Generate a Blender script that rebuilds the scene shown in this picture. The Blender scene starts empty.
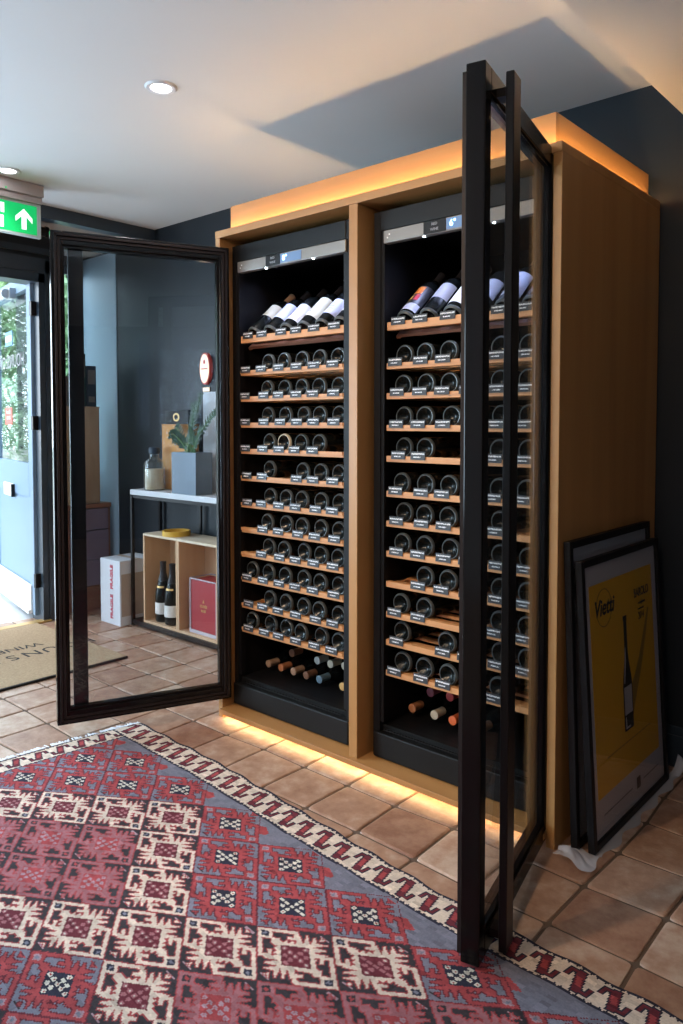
import bpy, bmesh, math, random
import numpy as np
from mathutils import Vector, Matrix
random.seed(7)
rng = np.random.RandomState(5)
PI = math.pi
C = bpy.context.scene.collection

# ------------------------------------------------------------------ materials
MATS = {}
def mat(name, col, rough=.5, metal=0, spec=.5, emit=None, es=0, noise=None, bump=None, coat=0, trans=0, alpha=None, subs=0):
    """principled material; noise=(scale, colour2, amount, stretch) ; bump=(scale,strength)"""
    m = bpy.data.materials.new(name); m.use_nodes = True; nt = m.node_tree
    b = nt.nodes['Principled BSDF']
    b.inputs['Base Color'].default_value = (*col, 1); b.inputs['Roughness'].default_value = rough
    b.inputs['Metallic'].default_value = metal; b.inputs['Specular IOR Level'].default_value = spec
    b.inputs['Coat Weight'].default_value = coat
    if trans: b.inputs['Transmission Weight'].default_value = trans
    if alpha is not None: b.inputs['Alpha'].default_value = alpha
    if emit: b.inputs['Emission Color'].default_value = (*emit, 1); b.inputs['Emission Strength'].default_value = es
    if noise or bump:
        tc = nt.nodes.new('ShaderNodeTexCoord')
        mp = nt.nodes.new('ShaderNodeMapping'); nt.links.new(tc.outputs['Object'], mp.inputs[0])
    if noise:
        sc, c2, amt, st = noise
        mp.inputs['Scale'].default_value = st
        n = nt.nodes.new('ShaderNodeTexNoise'); n.inputs['Scale'].default_value = sc; n.inputs['Detail'].default_value = 5
        nt.links.new(mp.outputs[0], n.inputs['Vector'])
        r = nt.nodes.new('ShaderNodeValToRGB')
        r.color_ramp.elements[0].position = .5 - amt; r.color_ramp.elements[0].color = (*col, 1)
        r.color_ramp.elements[1].position = .5 + amt; r.color_ramp.elements[1].color = (*c2, 1)
        nt.links.new(n.outputs['Fac'], r.inputs[0]); nt.links.new(r.outputs[0], b.inputs['Base Color'])
    if bump:
        n2 = nt.nodes.new('ShaderNodeTexNoise'); n2.inputs['Scale'].default_value = bump[0]; n2.inputs['Detail'].default_value = 4
        nt.links.new(mp.outputs[0], n2.inputs['Vector'])
        bp = nt.nodes.new('ShaderNodeBump'); bp.inputs['Strength'].default_value = bump[1]; bp.inputs['Distance'].default_value = .004
        nt.links.new(n2.outputs['Fac'], bp.inputs['Height']); nt.links.new(bp.outputs[0], b.inputs['Normal'])
    MATS[name] = m
    return m

def glass(name, tint=(.93, .96, 1), rough=0.0, ior=1.5, boost=1.0):
    m = bpy.data.materials.new(name); m.use_nodes = True; nt = m.node_tree
    for n in list(nt.nodes):
        if n.type != 'OUTPUT_MATERIAL': nt.nodes.remove(n)
    out = [n for n in nt.nodes if n.type == 'OUTPUT_MATERIAL'][0]
    t = nt.nodes.new('ShaderNodeBsdfTransparent'); t.inputs[0].default_value = (*tint, 1)
    g = nt.nodes.new('ShaderNodeBsdfGlossy'); g.inputs['Roughness'].default_value = rough
    lw = nt.nodes.new('ShaderNodeLayerWeight'); lw.inputs['Blend'].default_value = .5
    pw = nt.nodes.new('ShaderNodeMath'); pw.operation = 'POWER'; pw.inputs[1].default_value = 4.5; nt.links.new(lw.outputs['Facing'], pw.inputs[0])
    r0 = ((ior-1)/(ior+1))**2
    f = nt.nodes.new('ShaderNodeMath'); f.operation = 'MULTIPLY_ADD'; f.inputs[1].default_value = 1-r0; f.inputs[2].default_value = r0; nt.links.new(pw.outputs[0], f.inputs[0])
    mu = nt.nodes.new('ShaderNodeMath'); mu.operation = 'MULTIPLY'; mu.inputs[1].default_value = boost; mu.use_clamp = True
    mx = nt.nodes.new('ShaderNodeMixShader')
    nt.links.new(f.outputs[0], mu.inputs[0]); nt.links.new(mu.outputs[0], mx.inputs[0])
    nt.links.new(t.outputs[0], mx.inputs[1]); nt.links.new(g.outputs[0], mx.inputs[2]); nt.links.new(mx.outputs[0], out.inputs[0])
    return m

M = {}
M['oak'] = mat('oak', (.50, .255, .088), .42, noise=(9, (.36, .165, .050), .22, (1, 1, .06)), bump=(60, .05))
M['oak_h'] = mat('oak_horizontal', (.50, .255, .088), .42, noise=(9, (.36, .165, .050), .22, (.06, 1, 1)), bump=(60, .05))
M['oak_y'] = mat('oak_depth', (.50, .255, .088), .42, noise=(9, (.36, .165, .050), .22, (1, .06, 1)), bump=(60, .05))
M['beech'] = mat('beech', (.74, .37, .15), .5, noise=(12, (.60, .27, .10), .2, (.08, 1, 1)))
M['pine'] = mat('pine', (.72, .50, .32), .6, noise=(7, (.56, .34, .19), .18, (1, 1, .08)))
M['pine_top'] = mat('pine_pale', (.80, .70, .56), .6, noise=(8, (.62, .47, .30), .2, (.1, 1, 1)))
M['knotty'] = mat('knotty_plywood', (.60, .44, .30), .6, noise=(5, (.40, .25, .15), .14, (1.2, 1, .35)))
M['drawer_wood'] = mat('reddish_wood', (.28, .12, .07), .45, noise=(9, (.20, .08, .05), .2, (.1, 1, 1)))
M['black_metal'] = mat('black_metal', (.008, .006, .006), .30, spec=.28)
M['door_frame'] = mat('gloss_black_frame', (.006, .0045, .0045), .14, spec=.22)
M['black_plastic'] = mat('black_plastic', (.006, .006, .006), .5, spec=.3)
M['gasket'] = mat('rubber_gasket', (.016, .011, .011), .5, spec=.3)
M['fridge_in'] = mat('fridge_interior', (.004, .004, .005), .55, spec=.3)
M['steel'] = mat('brushed_steel', (.27, .245, .22), .42, metal=.5)
M['white'] = mat('white_paint', (.80, .80, .82), .5)
M['ceil'] = mat('ceiling_paint', (.73, .72, .72), .8, noise=(3, (.71, .70, .70), .3, (1, 1, 1)))
M['navy'] = mat('navy_wall_paint', (.008, .014, .021), .5, bump=(40, .08))
M['navy_gloss'] = mat('navy_gloss_paint', (.030, .045, .062), .3)
M['door_paint'] = mat('blue_grey_door_paint', (.16, .24, .34), .4)
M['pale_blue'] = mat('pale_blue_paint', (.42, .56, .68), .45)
M['soffit_wood'] = mat('brown_lining', (.36, .27, .22), .6, noise=(4, (.30, .22, .18), .2, (1, .1, 1)))
M['grout'] = mat('floor_grout', (.12, .08, .055), .9, noise=(20, (.12, .08, .055), .2, (1, 1, 1)))
M['brass'] = mat('brass_strip', (.62, .40, .14), .35, metal=.6)
M['coir'] = mat('coir', (.47, .33, .20), .95, noise=(90, (.34, .225, .13), .2, (1, 1, 1)), bump=(160, .8))
M['coir_ink'] = mat('mat_ink', (.025, .022, .025), .95)
M['bottle_glass'] = mat('dark_bottle_glass', (.006, .008, .008), .2, spec=.35)
M['bottle_base'] = mat('bottle_base_glass', (.075, .090, .095), .28, spec=.6)
M['foil_black'] = mat('black_capsule', (.02, .02, .025), .35)
M['foil_tan'] = mat('tan_capsule', (.42, .27, .18), .45)
M['foil_cream'] = mat('cream_capsule', (.62, .55, .42), .45)
M['foil_copper'] = mat('copper_capsule', (.50, .20, .09), .4)
M['foil_orange'] = mat('orange_capsule', (.75, .16, .05), .4)
M['foil_mauve'] = mat('mauve_capsule', (.30, .09, .14), .45)
M['foil_red'] = mat('red_capsule', (.42, .05, .05), .4)
M['foil_blue'] = mat('blue_grey_capsule', (.12, .20, .27), .35)
M['foil_gold'] = mat('gold_capsule', (.62, .38, .14), .35)
M['foil_brown'] = mat('brown_capsule', (.20, .10, .06), .45)
M['cork_pale'] = mat('pale_cap', (.55, .60, .58), .4)
M['lab_white'] = mat('white_label', (.75, .74, .72), .6)
M['lab_cream'] = mat('cream_label', (.66, .64, .48), .6)
M['lab_blue'] = mat('blue_white_label', (.55, .60, .78), .5)
M['lab_grey'] = mat('grey_label', (.30, .31, .36), .5)
M['lab_black'] = mat('black_label', (.02, .02, .025), .4)
M['ink'] = mat('black_ink', (.02, .018, .018), .6)
M['grey_ink'] = mat('grey_ink', (.25, .25, .27), .6)
M['red_ink'] = mat('red_ink', (.62, .05, .10), .6)
M['orange_ink'] = mat('orange_ink', (.75, .22, .03), .5)
M['yellow_ink'] = mat('yellow_ink', (.75, .45, .05), .5)
M['gold_ink'] = mat('gold_ink', (.65, .42, .16), .35, metal=.5)
M['white_ink'] = mat('white_ink', (.85, .85, .85), .6)
M['chalk'] = mat('silver_ink', (.42, .42, .44), .7)
M['poster_yellow'] = mat('poster_yellow', (.95, .50, .008), .55)
M['poster_shade'] = mat('poster_ochre', (.42, .24, .02), .55)
M['mount'] = mat('poster_mount', (.62, .60, .64), .6)
M['frame_black'] = mat('black_frame', (.008, .007, .008), .45, spec=.25)
M['card_white'] = mat('white_cardboard', (.72, .74, .80), .7)
M['card_face'] = mat('printed_cardboard', (.50, .40, .33), .7)
M['red_box'] = mat('red_gift_box', (.36, .025, .035), .45)
M['acrylic'] = mat('clear_plastic_edge', (.75, .72, .80), .15, alpha=.55)
M['box_orange'] = mat('orange_wood_box', (.60, .27, .06), .5)
M['planter'] = mat('slate_planter', (.14, .19, .25), .5)
M['soil'] = mat('soil', (.03, .02, .015), .95)
M['leaf'] = mat('glossy_leaf', (.014, .052, .022), .45, spec=.35)
M['stem'] = mat('plant_stem', (.10, .22, .07), .5)
M['tape'] = mat('yellow_tape', (.72, .42, .05), .4)
M['shelf_top'] = mat('pale_shelf_board', (.62, .64, .68), .5)
M['jar'] = glass('clear_jar_glass', (.86, .91, .92), 0, 1.5, 2.2)
M['stopper'] = mat('dark_stopper', (.03, .05, .08), .4)
M['pane'] = glass('door_glass', (.88, .91, .93), 0, 1.5, .8)
M['pane_thin'] = glass('window_glass', (.93, .97, .97), 0, 1.45, 1.0)
M['pane_tinted'] = glass('tinted_blue_glass', (.05, .09, .15), 0, 1.45, 1.0)
M['poster_glass'] = glass('picture_glass', (.97, .97, .97), 0, 1.45, 1.0)
M['exit_green'] = mat('exit_green', (.0, .42, .10), .4, emit=(.0, .55, .14), es=.55)
M['exit_white'] = mat('exit_white', (.9, .95, .95), .4, emit=(.85, 1, .95), es=.8)
M['exit_body'] = mat('exit_housing', (.42, .38, .37), .5)
M['exit_frame'] = mat('exit_diffuser_frame', (.55, .65, .66), .35)
M['lamp'] = mat('lamp_diffuser', (1, 1, 1), .4, emit=(1, .93, 1), es=14)
M['led_dot'] = mat('led_dot', (1, 1, 1), .4, emit=(.75, .9, 1), es=30)
M['lcd'] = mat('lcd_screen', (.10, .16, .26), .3, emit=(.12, .22, .42), es=.5)
M['lcd_digit'] = mat('lcd_digit', (.4, .7, 1), .3, emit=(.35, .65, 1), es=3.0)
M['strip'] = mat('led_strip', (1, .8, .5), .4, emit=(1, .64, .30), es=40)
M['strip_low'] = mat('led_strip_low', (1, .8, .5), .4, emit=(1, .68, .34), es=26)
M['alu'] = mat('aluminium', (.55, .56, .58), .35, metal=.7)
M['closer'] = mat('door_closer_metal', (.62, .62, .64), .4, metal=.2)
M['white_board'] = mat('white_weatherboard', (.85, .85, .85), .5)
M['sign_blue'] = mat('blue_sticker', (.12, .28, .62), .5)
M['sign_red'] = mat('red_sticker', (.80, .10, .08), .5)
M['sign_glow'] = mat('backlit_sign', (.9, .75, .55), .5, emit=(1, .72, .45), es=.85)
M['pavement'] = mat('pavement', (.55, .56, .58), .8, noise=(4, (.42, .43, .45), .3, (1, 1, 1)))
M['bark'] = mat('bark', (.10, .07, .05), .9)
M['foliage'] = mat('shrub_leaves', (.28, .44, .24), .6, noise=(1.5, (.50, .64, .40), .25, (1, 1, 1)))
M['foliage2'] = mat('tree_leaves', (.28, .46, .34), .6, noise=(1.5, (.52, .68, .52), .25, (1, 1, 1)))
M['rail'] = mat('pale_wall_render', (.55, .55, .52), .8)
M['shoebox'] = mat('navy_box', (.035, .055, .085), .5)
M['greenbox'] = mat('dark_green_box', (.015, .055, .05), .45)
M['greybox'] = mat('grey_carton', (.22, .20, .19), .6)

# terracotta: colour varies from tile to tile and inside a tile
def tile_mat():
    m = bpy.data.materials.new('terracotta_tile'); m.use_nodes = True; nt = m.node_tree; b = nt.nodes['Principled BSDF']
    at = nt.nodes.new('ShaderNodeAttribute'); at.attribute_name = 'tone'
    r = nt.nodes.new('ShaderNodeValToRGB')
    e = r.color_ramp.elements
    e[0].color = (.26, .125, .08, 1); e[1].color = (.57, .42, .325, 1)
    e2 = r.color_ramp.elements.new(.5); e2.color = (.405, .24, .162, 1)
    tc = nt.nodes.new('ShaderNodeTexCoord')
    n = nt.nodes.new('ShaderNodeTexNoise'); n.inputs['Scale'].default_value = 14; n.inputs['Detail'].default_value = 8; n.inputs['Roughness'].default_value = .65
    nt.links.new(tc.outputs['Object'], n.inputs['Vector'])
    ml = nt.nodes.new('ShaderNodeMath'); ml.operation = 'MULTIPLY_ADD'; ml.inputs[1].default_value = 1.9; ml.inputs[2].default_value = -.95
    nt.links.new(n.outputs['Fac'], ml.inputs[0])
    ad = nt.nodes.new('ShaderNodeMath'); ad.operation = 'ADD'
    nt.links.new(at.outputs['Fac'], ad.inputs[0]); nt.links.new(ml.outputs[0], ad.inputs[1])
    nt.links.new(ad.outputs[0], r.inputs[0]); nt.links.new(r.outputs[0], b.inputs['Base Color'])
    n2 = nt.nodes.new('ShaderNodeTexNoise'); n2.inputs['Scale'].default_value = 30; n2.inputs['Detail'].default_value = 6
    nt.links.new(tc.outputs['Object'], n2.inputs['Vector'])
    bp = nt.nodes.new('ShaderNodeBump'); bp.inputs['Strength'].default_value = .35; bp.inputs['Distance'].default_value = .006
    nt.links.new(n2.outputs['Fac'], bp.inputs['Height']); nt.links.new(bp.outputs[0], b.inputs['Normal'])
    b.inputs['Roughness'].default_value = .42; b.inputs['Specular IOR Level'].default_value = .5
    return m
M['tile'] = tile_mat()

def rug_mat():
    m = bpy.data.materials.new('kilim_wool'); m.use_nodes = True; nt = m.node_tree; b = nt.nodes['Principled BSDF']
    at = nt.nodes.new('ShaderNodeAttribute'); at.attribute_name = 'weave'
    tc = nt.nodes.new('ShaderNodeTexCoord')
    n = nt.nodes.new('ShaderNodeTexNoise'); n.inputs['Scale'].default_value = 180; n.inputs['Detail'].default_value = 3
    nt.links.new(tc.outputs['Object'], n.inputs['Vector'])
    mp = nt.nodes.new('ShaderNodeMapRange'); mp.inputs[3].default_value = .72; mp.inputs[4].default_value = 1.28
    nt.links.new(n.outputs['Fac'], mp.inputs[0])
    vm = nt.nodes.new('ShaderNodeVectorMath'); vm.operation = 'SCALE'
    nt.links.new(at.outputs['Color'], vm.inputs[0]); nt.links.new(mp.outputs[0], vm.inputs['Scale'])
    nt.links.new(vm.outputs[0], b.inputs['Base Color'])
    bp = nt.nodes.new('ShaderNodeBump'); bp.inputs['Strength'].default_value = .5; bp.inputs['Distance'].default_value = .002
    nt.links.new(n.outputs['Fac'], bp.inputs['Height']); nt.links.new(bp.outputs[0], b.inputs['Normal'])
    b.inputs['Roughness'].default_value = .95; b.inputs['Specular IOR Level'].default_value = .1
    return m
M['kilim'] = rug_mat()

def tag_mat():      # black price tag with two lines of tiny silver handwriting
    m = bpy.data.materials.new('price_tag_card'); m.use_nodes = True; nt = m.node_tree; b = nt.nodes['Principled BSDF']
    tc = nt.nodes.new('ShaderNodeTexCoord'); oi = nt.nodes.new('ShaderNodeObjectInfo')
    ad = nt.nodes.new('ShaderNodeVectorMath'); ad.operation = 'MULTIPLY_ADD'
    nt.links.new(oi.outputs['Random'], ad.inputs[0]); ad.inputs[1].default_value = (7, 0, 0); nt.links.new(tc.outputs['Object'], ad.inputs[2])
    mp = nt.nodes.new('ShaderNodeMapping'); mp.inputs['Scale'].default_value = (260, 1, 200); nt.links.new(ad.outputs[0], mp.inputs[0])
    n = nt.nodes.new('ShaderNodeTexNoise'); n.inputs['Scale'].default_value = 1.6; n.inputs['Detail'].default_value = 1
    nt.links.new(mp.outputs[0], n.inputs['Vector'])
    th = nt.nodes.new('ShaderNodeMath'); th.operation = 'GREATER_THAN'; th.inputs[1].default_value = .46; nt.links.new(n.outputs['Fac'], th.inputs[0])
    sp = nt.nodes.new('ShaderNodeSeparateXYZ'); nt.links.new(tc.outputs['Object'], sp.inputs[0])
    def band(lo, hi, ax):
        a = nt.nodes.new('ShaderNodeMath'); a.operation = 'GREATER_THAN'; a.inputs[1].default_value = lo; nt.links.new(sp.outputs[ax], a.inputs[0])
        c = nt.nodes.new('ShaderNodeMath'); c.operation = 'LESS_THAN'; c.inputs[1].default_value = hi; nt.links.new(sp.outputs[ax], c.inputs[0])
        d = nt.nodes.new('ShaderNodeMath'); d.operation = 'MULTIPLY'; nt.links.new(a.outputs[0], d.inputs[0]); nt.links.new(c.outputs[0], d.inputs[1])
        return d
    def mul(a, c):
        d = nt.nodes.new('ShaderNodeMath'); d.operation = 'MULTIPLY'; nt.links.new(a.outputs[0], d.inputs[0]); nt.links.new(c.outputs[0], d.inputs[1]); return d
    l1 = mul(band(.004, .009, 'Z'), band(-.028, .028, 'X')); l2 = mul(band(-.007, -.003, 'Z'), band(-.018, .012, 'X'))
    mx = nt.nodes.new('ShaderNodeMath'); mx.operation = 'MAXIMUM'; nt.links.new(l1.outputs[0], mx.inputs[0]); nt.links.new(l2.outputs[0], mx.inputs[1])
    al = mul(mx, th)
    cm = nt.nodes.new('ShaderNodeMix'); cm.data_type = 'RGBA'
    cm.inputs['A'].default_value = (.030, .030, .034, 1); cm.inputs['B'].default_value = (.9, .9, .92, 1)
    nt.links.new(al.outputs[0], cm.inputs['Factor']); nt.links.new(cm.outputs['Result'], b.inputs['Base Color'])
    b.inputs['Roughness'].default_value = .5
    return m
M['tag'] = tag_mat()

# ------------------------------------------------------------------ geometry helpers
class MB:
    """collects shapes into one mesh"""
    def __init__(s): s.v = []; s.f = []; s.mi = []
    def add(s, vs, fs, mi=0):
        o = len(s.v); s.v += [tuple(p) for p in vs]; s.f += [tuple(i + o for i in f) for f in fs]; s.mi += [mi] * len(fs); return s
    def box(s, x0, x1, y0, y1, z0, z1, mi=0, bev=0):
        if x0 > x1: x0, x1 = x1, x0
        if y0 > y1: y0, y1 = y1, y0
        if z0 > z1: z0, z1 = z1, z0
        if bev <= 0:
            vs = [(x0,y0,z0),(x1,y0,z0),(x1,y1,z0),(x0,y1,z0),(x0,y0,z1),(x1,y0,z1),(x1,y1,z1),(x0,y1,z1)]
            fs = [(0,3,2,1),(4,5,6,7),(0,1,5,4),(1,2,6,5),(2,3,7,6),(3,0,4,7)]
            return s.add(vs, fs, mi)
        bm = bmesh.new(); bmesh.ops.create_cube(bm, size=1)
        for v in bm.verts: v.co = Vector((x0+(v.co.x+.5)*(x1-x0), y0+(v.co.y+.5)*(y1-y0), z0+(v.co.z+.5)*(z1-z0)))
        bmesh.ops.bevel(bm, geom=bm.edges[:], offset=bev, segments=2, affect='EDGES', profile=.5)
        return s.bm(bm, mi)
    def bm(s, bm, mi=0, mtx=None):
        if mtx is not None: bm.transform(mtx)
        bm.verts.index_update()
        s.add([v.co[:] for v in bm.verts], [[v.index for v in f.verts] for f in bm.faces], mi); bm.free(); return s
    def lathe(s, prof, n=24, mi=0, mtx=None, a0=0, a1=2*PI):
        """prof = [(r,z)...] about local z"""
        full = abs(a1-a0-2*PI) < 1e-6; m = n if full else n+1
        vs = []; fs = []
        st = []
        for r, z in prof:
            st.append(len(vs))
            if r < 1e-5: vs.append(Vector((0, 0, z))); continue
            for k in range(m):
                a = a0+(a1-a0)*k/n; vs.append(Vector((r*math.cos(a), r*math.sin(a), z)))
        for i in range(len(prof)-1):
            p0, p1 = prof[i][0] < 1e-5, prof[i+1][0] < 1e-5; u, w_ = st[i], st[i+1]
            if p0 and p1: continue
            for k in range(n):
                k2 = (k+1) % m if full else k+1
                if p0: fs.append((u, w_+k2, w_+k))
                elif p1: fs.append((u+k, u+k2, w_))
                else: fs.append((u+k, u+k2, w_+k2, w_+k))
        closed = prof[0] == prof[-1]
        if full and not closed:
            if prof[0][0] > 1e-5: fs.append(tuple(reversed(range(m))))
            if prof[-1][0] > 1e-5: fs.append(tuple(st[-1]+k for k in range(m)))
        if mtx is not None: vs = [mtx @ v for v in vs]
        return s.add([v[:] for v in vs], fs, mi)
    def cyl(s, p, q, r, n=16, mi=0, r2=None):
        p = Vector(p); q = Vector(q); d = q-p
        mt = Matrix.Translation(p) @ d.to_track_quat('Z', 'Y').to_matrix().to_4x4()
        return s.lathe([(r, 0), (r if r2 is None else r2, d.length)], n, mi, mt)
    def tube(s, pts, r, n=8, mi=0):
        for a, b in zip(pts[:-1], pts[1:]): s.cyl(a, b, r, n, mi)
        return s
    def prism(s, poly, y0, y1, mi=0):
        """polygon in x,z extruded along y"""
        n = len(poly)
        vs = [(x, y0, z) for x, z in poly]+[(x, y1, z) for x, z in poly]
        fs = [tuple(range(n)), tuple(reversed(range(n, 2*n)))]+[(i, i+n, (i+1) % n+n, (i+1) % n) for i in range(n)]
        return s.add(vs, fs, mi)
    def build(s, name, mats, parent=None, smooth=False, loc=None, rot=None, mesh_only=False):
        me = bpy.data.meshes.new(name); me.from_pydata(s.v, [], s.f); me.validate()
        if not isinstance(mats, (list, tuple)): mats = [mats]
        for m in mats: me.materials.append(M[m] if isinstance(m, str) else m)
        if len(mats) > 1 and len(me.polygons) == len(s.mi): me.polygons.foreach_set('material_index', s.mi)
        bm = bmesh.new(); bm.from_mesh(me); bmesh.ops.recalc_face_normals(bm, faces=bm.faces[:]); bm.to_mesh(me); bm.free()
        if smooth:
            me.shade_smooth()
            try: me.set_sharp_from_angle(angle=math.radians(38))
            except Exception: pass
        if mesh_only: return me
        o = bpy.data.objects.new(name, me); C.objects.link(o)
        if parent: o.parent = parent
        if loc: o.location = loc
        if rot: o.rotation_euler = rot
        return o

def thing(name, label, cat, loc=(0,0,0), rz=0, group=None, rot=None):
    o = bpy.data.objects.new(name, None); C.objects.link(o); o.location = loc
    o.rotation_euler = rot if rot else (0, 0, rz); o.empty_display_size = .05
    o['label'] = label; o['category'] = cat
    if group: o['group'] = group
    return o
def tag(o, label, cat, group=None):
    o['label'] = label; o['category'] = cat
    if group: o['group'] = group
    return o
def struct(o): o['kind'] = 'structure'; return o
def dup(root, loc, rot=None, label=None, group=None):
    r = root.copy(); C.objects.link(r); r.location = loc
    if rot is not None: r.rotation_euler = rot
    if label: r['label'] = label
    if group: r['group'] = group
    for ch in root.children:
        c = ch.copy(); C.objects.link(c); c.parent = r
        for g in ch.children:
            d = g.copy(); C.objects.link(d); d.parent = c
    return r
def text(body, size, m, parent, loc, rot=(PI/2, 0, 0), name='lettering', depth=.0006, align='CENTER', bold=0, sx=1, shear=0):
    cu = bpy.data.curves.new(name, 'FONT'); cu.body = body; cu.size = size; cu.extrude = depth; cu.offset = bold
    cu.align_x = align; cu.align_y = 'CENTER'; cu.shear = shear; cu.resolution_u = 3
    o = bpy.data.objects.new(name, cu); C.objects.link(o)
    dg = bpy.context.evaluated_depsgraph_get(); me = bpy.data.meshes.new_from_object(o.evaluated_get(dg)); 
    bpy.data.objects.remove(o); bpy.data.curves.remove(cu)
    me.name = name; me.materials.clear(); me.materials.append(M[m])
    o = bpy.data.objects.new(name, me); C.objects.link(o); o.location = loc; o.rotation_euler = rot; o.scale = (sx, 1, 1)
    if parent: o.parent = parent
    return o

# ------------------------------------------------------------------ dimensions (metres)
W, D, HT = 1.576, .81, 2.101
ZC = 2.543                       # ceiling
XL, YB, XR, YF = -2.1, .83, 5.2, -4.6
TS = .028
POST0, POST1 = .757, .797

# ------------------------------------------------------------------ the room
def make_floor():
    s = .22; x_off, y_off = .18, -.1
    vs, fs, tone = [], [], []
    i0 = int(math.floor((XL-x_off)/s)); i1 = int(math.ceil((XR-x_off)/s)); j0 = int(math.floor((YF-y_off)/s)); j1 = int(math.ceil((YB-y_off)/s))
    corner = {}
    def cn(i, j):
        if (i, j) not in corner:
            corner[i, j] = (x_off+i*s+rng.uniform(-.009, .009), y_off+j*s+rng.uniform(-.009, .009))
        return corner[i, j]
    for i in range(i0, i1):
        for j in range(j0, j1):
            c = [cn(i, j), cn(i+1, j), cn(i+1, j+1), cn(i, j+1)]
            cx = sum(p[0] for p in c)/4; cy = sum(p[1] for p in c)/4
            t = float(np.clip(rng.normal(.5, .15), .1, .9)); dz = rng.uniform(-.001, .001)
            ring = []
            for inset, z, ncut in ((.0040, -.006, .012), (.0055, -.0015, .014), (.011, dz, .018)):
                pts = []
                for k in range(4):
                    p = c[k]; q = c[(k+1) % 4]; o = c[k-1]
                    px = p[0]+(inset if p[0] < cx else -inset); py = p[1]+(inset if p[1] < cy else -inset)
                    d1 = Vector((o[0]-p[0], o[1]-p[1])).normalized(); d2 = Vector((q[0]-p[0], q[1]-p[1])).normalized()
                    for a in range(3):
                        w = a/2; m = ncut
                        e = d1*(m*(1-w)**2)+d2*(m*w**2)
                        pts.append((px+e.x, py+e.y, z))
                ring.append(pts)
            n = 12; o = len(vs)
            for r in ring: vs += r
            for a in range(2):
                for k in range(n): fs.append((o+a*n+k, o+a*n+(k+1) % n, o+(a+1)*n+(k+1) % n, o+(a+1)*n+k)); tone.append(t)
            fs.append(tuple(o+2*n+k for k in range(n))); tone.append(t)
    nt = len(fs); o = len(vs)
    XG = XL-.12
    vs += [(XG, YF, -.005), (XR, YF, -.005), (XR, YB+.1, -.005), (XG, YB+.1, -.005), (XG, YF, -.05), (XR, YF, -.05), (XR, YB+.1, -.05), (XG, YB+.1, -.05)]
    fs += [(o, o+1, o+2, o+3), (o+4, o+7, o+6, o+5), (o, o+4, o+5, o+1), (o+1, o+5, o+6, o+2), (o+2, o+6, o+7, o+3), (o+3, o+7, o+4, o)]; tone += [.5]*6
    me = bpy.data.meshes.new('floor'); me.from_pydata(vs, [], fs)
    me.materials.append(M['tile']); me.materials.append(M['grout'])
    mi = [0]*nt+[1]*6; me.polygons.foreach_set('material_index', mi)
    at = me.attributes.new('tone', 'FLOAT', 'FACE'); at.data.foreach_set('value', tone)
    fl = bpy.data.objects.new('floor', me); C.objects.link(fl); struct(fl)
make_floor()
struct(MB().box(XL-.55, XL-.005, .401, YB, -.05, 0).build('floor_alcove', 'drawer_wood'))
struct(MB().box(XL-.65, XR, YB, YB+.12, 0, 2.75).build('wall_back', 'navy'))
# left wall: pier, entrance opening, added window opening, alcove beyond
m = MB()
m.box(XL-.12, XL, .30, .40, 0, 2.75)                        # pier between entrance and window alcove
m.box(XL-.12, XL, -.64, .30, 2.24, 2.75)                    # above entrance
m.box(XL-.12, XL, -.95, -.64, 0, 2.75)
m.box(XL-.12, XL, -3.9, -.95, 0, .45); m.box(XL-.12, XL, -3.9, -.95, 2.25, 2.75); m.box(XL-.12, XL, YF-.1, -3.9, 0, 2.75)
struct(m.build('wall_left', 'navy'))
m = MB(); m.box(-2.62, -2.55, .36, .95, 0, .80); m.box(-2.62, -2.55, .36, .95, 2.40, 2.75); m.box(-2.62, -2.55, .84, .95, .80, 2.40); m.box(-2.62, XL-.12, .36, .40, 0, 2.75)
struct(m.build('wall_alcove', 'navy'))
struct(MB().box(-2.55, XL-.005, YB-.006, YB, 0, 2.47).build('trim_1', 'pale_blue'))  # thin pale blue sheet over the alcove end of the back wall
# alcove window
w1 = MB()
for a in ((.40, .43), (.80, .84), (.60, .62)): w1.box(-2.60, -2.56, a[0], a[1], .80, 2.40)
w1.box(-2.60, -2.56, .40, .84, .80, .84); w1.box(-2.60, -2.56, .40, .84, 2.36, 2.40)
w1 = struct(w1.build('window_1', 'navy_gloss')); MB().box(-2.584, -2.58, .42, .81, .82, 2.38).build('window_glass', 'pane_thin', w1)
# unseen shop window, added to let daylight in from the left
w2 = MB()
for y in (-3.9, -2.95, -1.97, -1.0): w2.box(XL-.10, XL-.02, y, y+.05, .45, 2.25)
w2.box(XL-.10, XL-.02, -3.9, -.95, .45, .50); w2.box(XL-.10, XL-.02, -3.9, -.95, 2.2, 2.25)
w2 = struct(w2.build('window_2', 'navy_gloss')); MB().box(XL-.062, XL-.058, -3.88, -.97, .47, 2.23).build('window_glass', 'pane_thin', w2)
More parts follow.
